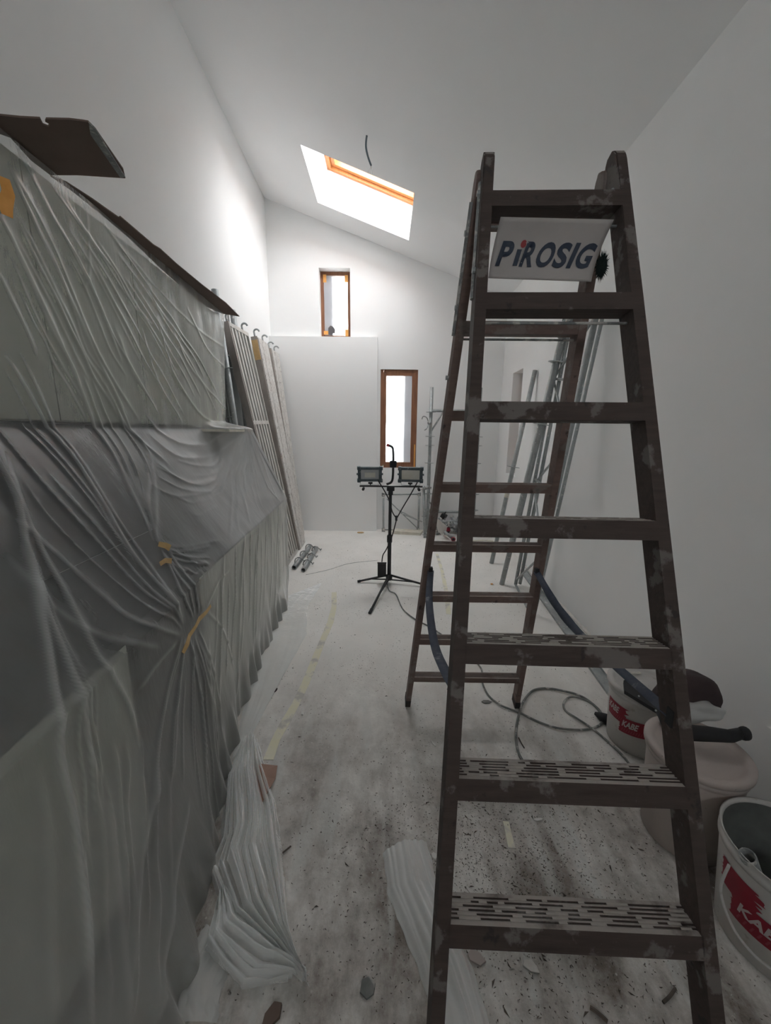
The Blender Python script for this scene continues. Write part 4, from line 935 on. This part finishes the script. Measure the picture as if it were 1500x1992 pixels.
# heap of scaffold fittings on the floor by the back wall
random.seed(11)
fittings = []
specs = [(850, 1012), (862, 1000), (872, 1020), (884, 1008), (892, 1025), (858, 1030), (900, 1012), (878, 1034), (868, 1008), (895, 1000), (848, 1028), (905, 1030)]
cwords = ['leftmost high', 'topmost left', 'middle', 'upper right', 'lower right', 'low left', 'far right high', 'front middle', 'upper middle', 'topmost right', 'lowest left', 'lowest right']
for k, (u, v) in enumerate(specs):
    c = Vector(onz(min(u, 900), 1040+random.uniform(-4, 3))); c.z = .03+max(0, (1038-v))*.0055
    d = V(random.uniform(-1, 1), random.uniform(-.5, .5), random.uniform(-.4, .6)).normalized()*random.uniform(.06, .13)
    t = thing('scaffold_coupler', 'dusty grey scaffold coupler, '+cwords[k]+' in the heap by the back wall', 'coupler', tuple(c), 'scaffold fittings heaped by the back wall')
    one('tube_stub', 'steel_d', lambda bm: pipe(bm, c-d*1.2, c+d*1.2, .026, .018, 12), t, True)
    one('jaw', ('steel', 'black', 'steel_d')[k % 3], lambda bm: (box(bm, c+d*.4, (.09, .07, .06), Matrix.Rotation(random.uniform(0, 3), 3, 'Z') @ Matrix.Rotation(.5, 3, 'X'), bevel=.008), tube(bm, [c+d*.4, c+d*.4+V(.02, -.03, .07)], .007, 6)), t)
    if k == 5: [one('wing_nut', 'red', lambda bm: box(bm, c+V(.09, -.06, .02), (.06, .04, .05), bevel=.006), t)]
t = thing('scaffold_bracket', 'white painted scaffold bracket at the front of the fittings heap', 'bracket', (.80, 5.3, 0))
pl = [(850, 1008), (862, 1018), (870, 1024), (868, 1036), (862, 1040), (876, 1050), (868, 1048), (852, 1034), (850, 1024)]
one('plate', 'alu', lambda bm: prism(bm, [ony(u, v, 5.28) for u, v in pl], [ony(u, v, 5.28)+np.array([0, .02, 0]) for u, v in pl]), t)
one('arm', 'steel', lambda bm: pipe(bm, ony(864, 1034, 5.26), ony(880, 1047, 5.22), .022, .016), t, True)
o = thing('long_tube', 'thin grey tube lying across the fittings heap', 'tube', (1.0, 5.35, .2)); one('pipe', 'steel', lambda bm: tube(bm, [ony(853, 1015, 5.32), ony(905, 1012, 5.32)], .010, 8), o, True)
o = thing('red_spool', 'small dark red canister lying in the heap beside the ladder', 'canister', tuple(onz(886, 1048))); one('can', 'red', lambda bm: (tube(bm, [onz(882, 1049, .01), onz(882, 1049, .12)], .03, 14)), o, True); one('cap', 'rubber', lambda bm: tube(bm, [onz(882, 1049, .12), onz(882, 1049, .14)], .018, 12), o)
o = one('yellow_rope', M['tape_y'], lambda bm: tube(bm, smooth_path([onz(920, 1052, .012), onz(940, 1051, .02), onz(960, 1053, .012), onz(952, 1056, .012), onz(930, 1054, .012)], 5), .008, 8), None, True); tag(o, 'yellowish rope lying on the floor behind the ladder', 'rope')
o = one('black_plug', 'rubber', lambda bm: tube(bm, [ony(939, 1004, 5.5), ony(950, 1002, 5.5)], .035, 12)); o.name = 'black_roll'
# it stands on a carton
o2 = one('black_can', 'rubber', lambda bm: tube(bm, [(1.40, 5.52, .0), (1.40, 5.52, .27), (1.40, 5.52, .28)], [.045, .045, .03], 16), None, True); tag(o2, 'black canister on the floor between back wall and leaning tubes', 'canister')
bpy.data.objects.remove(o)

# tubes and frames leaning on the right wall
def leaning(name, lab, base, top, r, ts, extra=None, tape_=None):
    t = thing(name, lab, 'scaffolding', tuple(base), 'scaffold tubes leaning on the right wall')
    one('tube', 'steel', lambda bm: pipe(bm, base, top, r, r*.8), t, True)
    if ts: one('rosette', 'steel', lambda bm: rosettes(bm, base, top, ts, .068), t)
    if extra: one('spigot', 'steel', lambda bm: tube(bm, [lerp(Vector(base), Vector(top), extra), lerp(Vector(base), Vector(top), extra+.005), lerp(Vector(base), Vector(top), 1)], [r, r*1.25, r*1.25], 14), t, True)
    return t
T1 = leaning('scaffold_standard', 'short grey scaffold tube with yellow tape leaning on the right wall near its window', Vector(onz(956, 1096)), Vector((1.588, 4.36, 2.15)), .024, (.52, .80))
Bv, Tv = Vector(onz(956, 1096)), Vector((1.588, 4.36, 2.15))
tpw = one('yellow_tape', 'tape_y', lambda bm: tube(bm, [lerp(Bv, Tv, .36), lerp(Bv, Tv, .415)], .026, 14), T1, True)
b2, t2_ = Vector(onz(976, 1137)), Vector((1.535, 3.50, 2.62))
T2 = leaning('scaffold_standard', 'thick grey scaffold standard with clamps leaning between the short tube and the truss', b2, t2_, .024, (.38, .60, .80), .17)
one('clamp', 'steel_d', lambda bm: (tube(bm, [lerp(b2, t2_, .873), lerp(b2, t2_, .900)], .040, 8), tube(bm, [lerp(b2, t2_, .925), lerp(b2, t2_, .955)], .038, 8), box(bm, lerp(b2, t2_, .91)+V(.0, -.03, 0), (.03, .03, .10))), T2)
tf = thing('scaffold_truss_frame', 'grey braced scaffold frame leaning on the right wall, half behind the ladder', 'scaffolding', (1.28, 3.3, 0), 'scaffold tubes leaning on the right wall')
uA0, uA1 = Vector(onz(1003, 1137, .02)), Vector((1.540, 3.62, 2.52)); uB0, uB1 = Vector(onz(1030, 1190, .02)), Vector((1.515, 3.02, 2.40))
uC0, uC1 = uA0+V(.05, .02, 0), uA1+V(-.0, -.14, 0)
for a, b, r_ in ((uA0, uA1, .016), (uB0, uB1, .022), (uC0, uC1, .016)): one('upright', 'steel', lambda bm: tube(bm, [a, b], r_, 10), tf, True)
for k in range(5):
    t0, t1 = .02+k*.19, .02+(k+1)*.19
    a, b = (lerp(uA0, uA1, t0), lerp(uB0, uB1, t1)) if k % 2 == 0 else (lerp(uB0, uB1, t0), lerp(uA0, uA1, t1))
    one('brace', 'steel', lambda bm: tube(bm, [a, b], .010, 8), tf, True)
for t_ in (.0, .42, .78, .99): one('crossbar', 'steel', lambda bm: tube(bm, [lerp(uA0, uA1, t_), lerp(uB0, uB1, t_)], .011, 8), tf, True)
o = leaning('scaffold_tube', 'slim grey tube leaning beside the truss, nearest the camera', uB0+V(.03, -.03, -.02), uB1+V(.004, -.10, .03), .013, None)

# scaffold decks leaning on the left wall
def deck(lab, b0, b1, t0, t1, kind, thick=.07):
    """b0,b1: near and far foot on the floor; t0,t1: near and far head on the wall (room-side face)"""
    b0, b1, t0, t1 = map(Vector, (b0, b1, t0, t1))
    t = thing('scaffold_deck', lab, 'scaffold deck', tuple(b0), 'scaffold decks leaning on the left wall')
    up = (t0-b0).normalized(); ac = (b1-b0).normalized(); nn = up.cross(ac).normalized()
    if nn.x > 0: nn = -nn
    def slab(bm, u0, u1, v0, v1, d0, d1):
        def p(u, v, d): return lerp(lerp(b0, b1, u), lerp(t0, t1, u), v)+nn*d
        prism(bm, [p(u0, v0, d0), p(u1, v0, d0), p(u1, v1, d0), p(u0, v1, d0)], [p(u0, v0, d1), p(u1, v0, d1), p(u1, v1, d1), p(u0, v1, d1)])
    if kind == 'ribs':
        one('side_rail', 'deckside', lambda bm: slab(bm, 0, .045, 0, 1, 0, thick), t); one('side_rail', 'alu', lambda bm: slab(bm, .955, 1, 0, 1, 0, thick), t)
        for k in range(5): one('slat', 'alu', lambda bm: slab(bm, .10+k*.165, .18+k*.165, .02, .985, .004, .03), t)
        for v in (0, .30, .62, .985): one('crossbar', 'alu', lambda bm: slab(bm, .045, .955, v, v+.015, .0, .04), t)
        one('backing_board', 'steel', lambda bm: slab(bm, .045, .955, .01, .99, .045, thick-.004), t)
    else:
        one('side_rail', 'deckside', lambda bm: slab(bm, 0, .05, 0, 1, .0, thick), t)
        for k in range(3): one('plank', 'flaky', lambda bm: slab(bm, .055+k*.313, .055+(k+1)*.313-.006, .0, .995, -.008-.003*(k % 2), thick-.01), t)
        if kind == 'wood': one('bare_wood_end', 'tape', lambda bm: slab(bm, -.012, -.001, .90, .985, .0, thick), t)
    for u in ((.12, .88) if True else ()):
        c = lerp(t0, t1, u)+nn*thick*.5
        one('hook', 'steel', lambda bm: tube(bm, [c-up*.04, c+up*.03]+[c+up*(.055+.028*math.sin(a))-nn*(-.03+.03*math.cos(a))*(-1) for a in [PI*k/8 for k in range(0, 9)]], .010, 8), t, True)
    return t
fl = lambda u, v: tuple(onz(u, v, .0))
deck('ribbed aluminium scaffold deck leaning on the left wall, nearest of the leaning decks', (-1.09, 4.13, 0), (-1.095, 4.66, 0), (-1.505, 3.93, 2.50), (-1.505, 4.48, 2.52), 'ribs')
deck('white flaking plank deck with a bare wood end, middle of the three leaning decks', (-1.09, 4.70, 0), (-1.10, 5.08, 0), (-1.50, 4.74, 2.55), (-1.505, 5.16, 2.56), 'wood')
deck('rough white plank deck leaning by the back wall, farthest of the three', (-1.15, 5.14, 0), (-1.20, 5.50, 0), (-1.50, 5.30, 2.53), (-1.50, 5.64, 2.53), 'plank')
for b_, t_, lab, ros in (((-1.34, 3.62, 0), (-1.50, 3.66, 2.68), 'grey scaffold standard rising behind the cardboard strip, nearer of the two', (.60, .80)), ((-1.33, 3.80, 0), (-1.435, 3.56, 2.36), 'pale steel tube with a ring in the gap between sheet and first deck', (.62, .86)), ((-1.40, 4.20, 0), (-1.545, 4.17, 2.66), 'grey scaffold standard rising behind the first leaning deck', ())):
    t = thing('scaffold_standard', lab, 'scaffolding', b_, 'scaffold standards leaning on the left wall')
    one('tube', 'steel', lambda bm: pipe(bm, b_, t_, .028, .022), t, True)
    if ros: one('rosette', 'steel', lambda bm: rosettes(bm, b_, t_, ros, .055), t)
o = one('dark_gap_slab', 'dark', lambda bm: prism(bm, [(-1.42, 3.48, 0), (-1.42, 3.90, 0), (-1.515, 3.88, 2.3), (-1.515, 3.48, 2.3)], [(-1.44, 3.48, 0), (-1.44, 3.90, 0), (-1.535, 3.88, 2.3), (-1.535, 3.48, 2.3)])); tag(o, 'dark slab filling the gap behind the scaffold tubes', 'board')  # dark slab put in to fill the black gap behind the tubes
# short tubes with spring clips on the floor at the foot of the decks
for k, (a, b, lab) in enumerate((((572, 1104), (604, 1062), 'short grey tube with wire clips on the floor, the one nearer the decks'), ((590, 1109), (616, 1066), 'short grey tube with wire clips on the floor, the one farther from the decks'))):
    A_, B_ = Vector(onz(a[0], a[1], .026)), Vector(onz(b[0], b[1], .026)); t = thing('scaffold_spigot_tube', lab, 'scaffolding', tuple(A_), 'short tubes at the foot of the decks')
    one('tube', 'steel', lambda bm: pipe(bm, A_, B_, .026, .020), t, True)
    one('bore', 'rubber', lambda bm: tube(bm, [lerp(A_, B_, .02), lerp(A_, B_, .03)], .020, 14), t)
    for f_ in (.25, .55, .9):
        c = lerp(A_, B_, f_)
        one('wire_clip', 'steel_d', lambda bm: tube(bm, smooth_path([c+V(-.045, 0, -.015), c+V(-.035, 0, .03), c+V(0, .01, .045), c+V(.035, 0, .03), c+V(.06, .02, -.005), c+V(.075, 0, .015), c+V(.06, -.02, .0)], 4), .006, 6), t, True)

# ------------------------------------------------------------------ loose bits on the floor
def chip(name, lab, u, v, s, m, ang, cat, h=.004):
    c = onz(u, v, h/2+.001); rnd = random.Random(u*3+v)
    def f(bm):
        n = 6; pts = [(s[0]/2*math.cos(2*PI*k/n)*rnd.uniform(.75, 1.1), s[1]/2*math.sin(2*PI*k/n)*rnd.uniform(.75, 1.1)) for k in range(n)]
        ca, sa = math.cos(ang), math.sin(ang)
        prism(bm, [(c[0]+x*ca-y*sa, c[1]+x*sa+y*ca, .001) for x, y in pts], [(c[0]+x*ca*.95-y*sa*.95, c[1]+x*sa+y*ca, .001+h) for x, y in pts])
    o = one(name, m, f); tag(o, lab, cat)
chip('plaster_chip', 'white plaster splinter on the floor beside the yellow tape line', 589, 1384, (.022, .075), 'chip', .15, 'debris', .008)
chip('plaster_chip', 'white chip on the floor left of the ladder, above the film strip', 843, 1446, (.012, .045), 'chip', .5, 'debris')
chip('plaster_chip', 'flat grey flake on the dirty floor at the bottom, left of the film strip', 715, 1922, (.045, .045), 'cord', .4, 'debris', .006)
chip('plaster_chip', 'pale pointed flake under the lowest rung', 1033, 1880, (.03, .05), 'chip', 1.2, 'debris')
chip('plaster_chip', 'pinkish board offcut beside the film strip under the lowest rung', 925, 1862, (.06, .035), 'bucket_p', -.3, 'debris', .006)
chip('plaster_chip', 'white flake near the middle of the floor between the lowest rungs', 1128, 1694, (.022, .016), 'chip', .2, 'debris')
chip('plaster_chip', 'small white flake under the second lowest rung', 1048, 1594, (.04, .012), 'chip', .1, 'debris')
chip('plaster_chip', 'long white flake at the left between the two lowest rungs', 917, 1735, (.045, .014), 'chip', -.8, 'debris')
chip('plaster_chip', 'white flake at the left ladder stile above the film strip', 845, 1665, (.022, .028), 'chip', .5, 'debris')
chip('fabric_scrap', 'brown crumpled scrap at the bottom edge below the folded film', 530, 1975, (.06, .04), 'card', .8, 'debris', .01)
chip('dry_leaf', 'small dark reddish leaf on the clear film skirt', 536, 1343, (.014, .05), 'cloth', -.3, 'leaf')
chip('wood_chips', 'small heap of tan flakes at the foot of the wall projection', 701, 1036, (.12, .05), 'tape', 0, 'debris', .012)
chip('orange_crumb', 'tiny orange crumb on the floor right of the leaning tubes\' feet', 957, 1136, (.03, .02), 'tape_o', 0, 'debris', .008)
chip('grey_putty_lump', 'grey flat putty patch on the floor between ladder legs', 946, 1365, (.06, .03), 'cord', 0, 'debris', .005)
def stick(pts, r, lab):
    o = one('wood_splinter', 'stick', lambda bm: tube(bm, smooth_path([onz(u, v, r+.001) for u, v in pts], 3), r, 5)); tag(o, lab, 'debris')
stick([(418, 1822), (412, 1850), (407, 1884)], .004, 'dark wooden splinter on the floor under the edge of the sheet')
stick([(1148, 1960), (1165, 1972), (1182, 1988)], .005, 'dark curved splinter at the bottom edge right of the film strip')
stick([(1290, 1950), (1303, 1938), (1314, 1922)], .004, 'short dark splinter beside the right ladder stile')
stick([(1009, 1435), (1014, 1445), (1020, 1455)], .003, 'thin grey stick crossing the cable behind the ladder')
stick([(549, 1660), (560, 1651), (566, 1646)], .003, 'tiny dark splinter right of the bunched film')
# crumbs nobody could count
bm = B(); rnd = random.Random(5)
for k in range(7500):
    y = .55+4.9*rnd.random()**2.0; x = rnd.uniform(-.72, 1.3)
    if rnd.random() < .55: x = rnd.gauss(.42, .30); y = abs(rnd.gauss(.95, .22))+.12
    if not (-.8 < x < 1.45) or y < .45: continue
    s = rnd.uniform(.0006, .0022)*(1 if rnd.random() < .94 else 2.2); a = rnd.uniform(0, PI); l = rnd.uniform(1, 3)
    v = []
    for cx_, cy_ in ((-l, -.6), (l, -.5), (.2*l, .7)):
        v.append(bm.verts.new((x+s*(cx_*math.cos(a)-cy_*math.sin(a)), y+s*(cx_*math.sin(a)+cy_*math.cos(a)), .0008)))
    tp = bm.verts.new((x, y, .0015+s*.8)); bm.faces.new([v[0], v[1], tp]); bm.faces.new([v[1], v[2], tp]); bm.faces.new([v[2], v[0], tp]); bm.faces.new(v[::-1])
me = bpy.data.meshes.new('floor_crumbs'); bm.to_mesh(me); bm.free()
for k_ in ('stick', 'chip'): me.materials.append(M[k_])
for i, p_ in enumerate(me.polygons): p_.material_index = 1 if (i//4) % 5 == 0 else 0
o = bpy.data.objects.new('floor_crumbs', me); COL.objects.link(o); tag(o, 'dark and white crumbs strewn over the dusty floor', 'debris', kind='stuff')

for o in list(S.objects):
    for k in ('label', 'category'):
        if o.parent is not None and k == 'category' and k in o: del o[k]
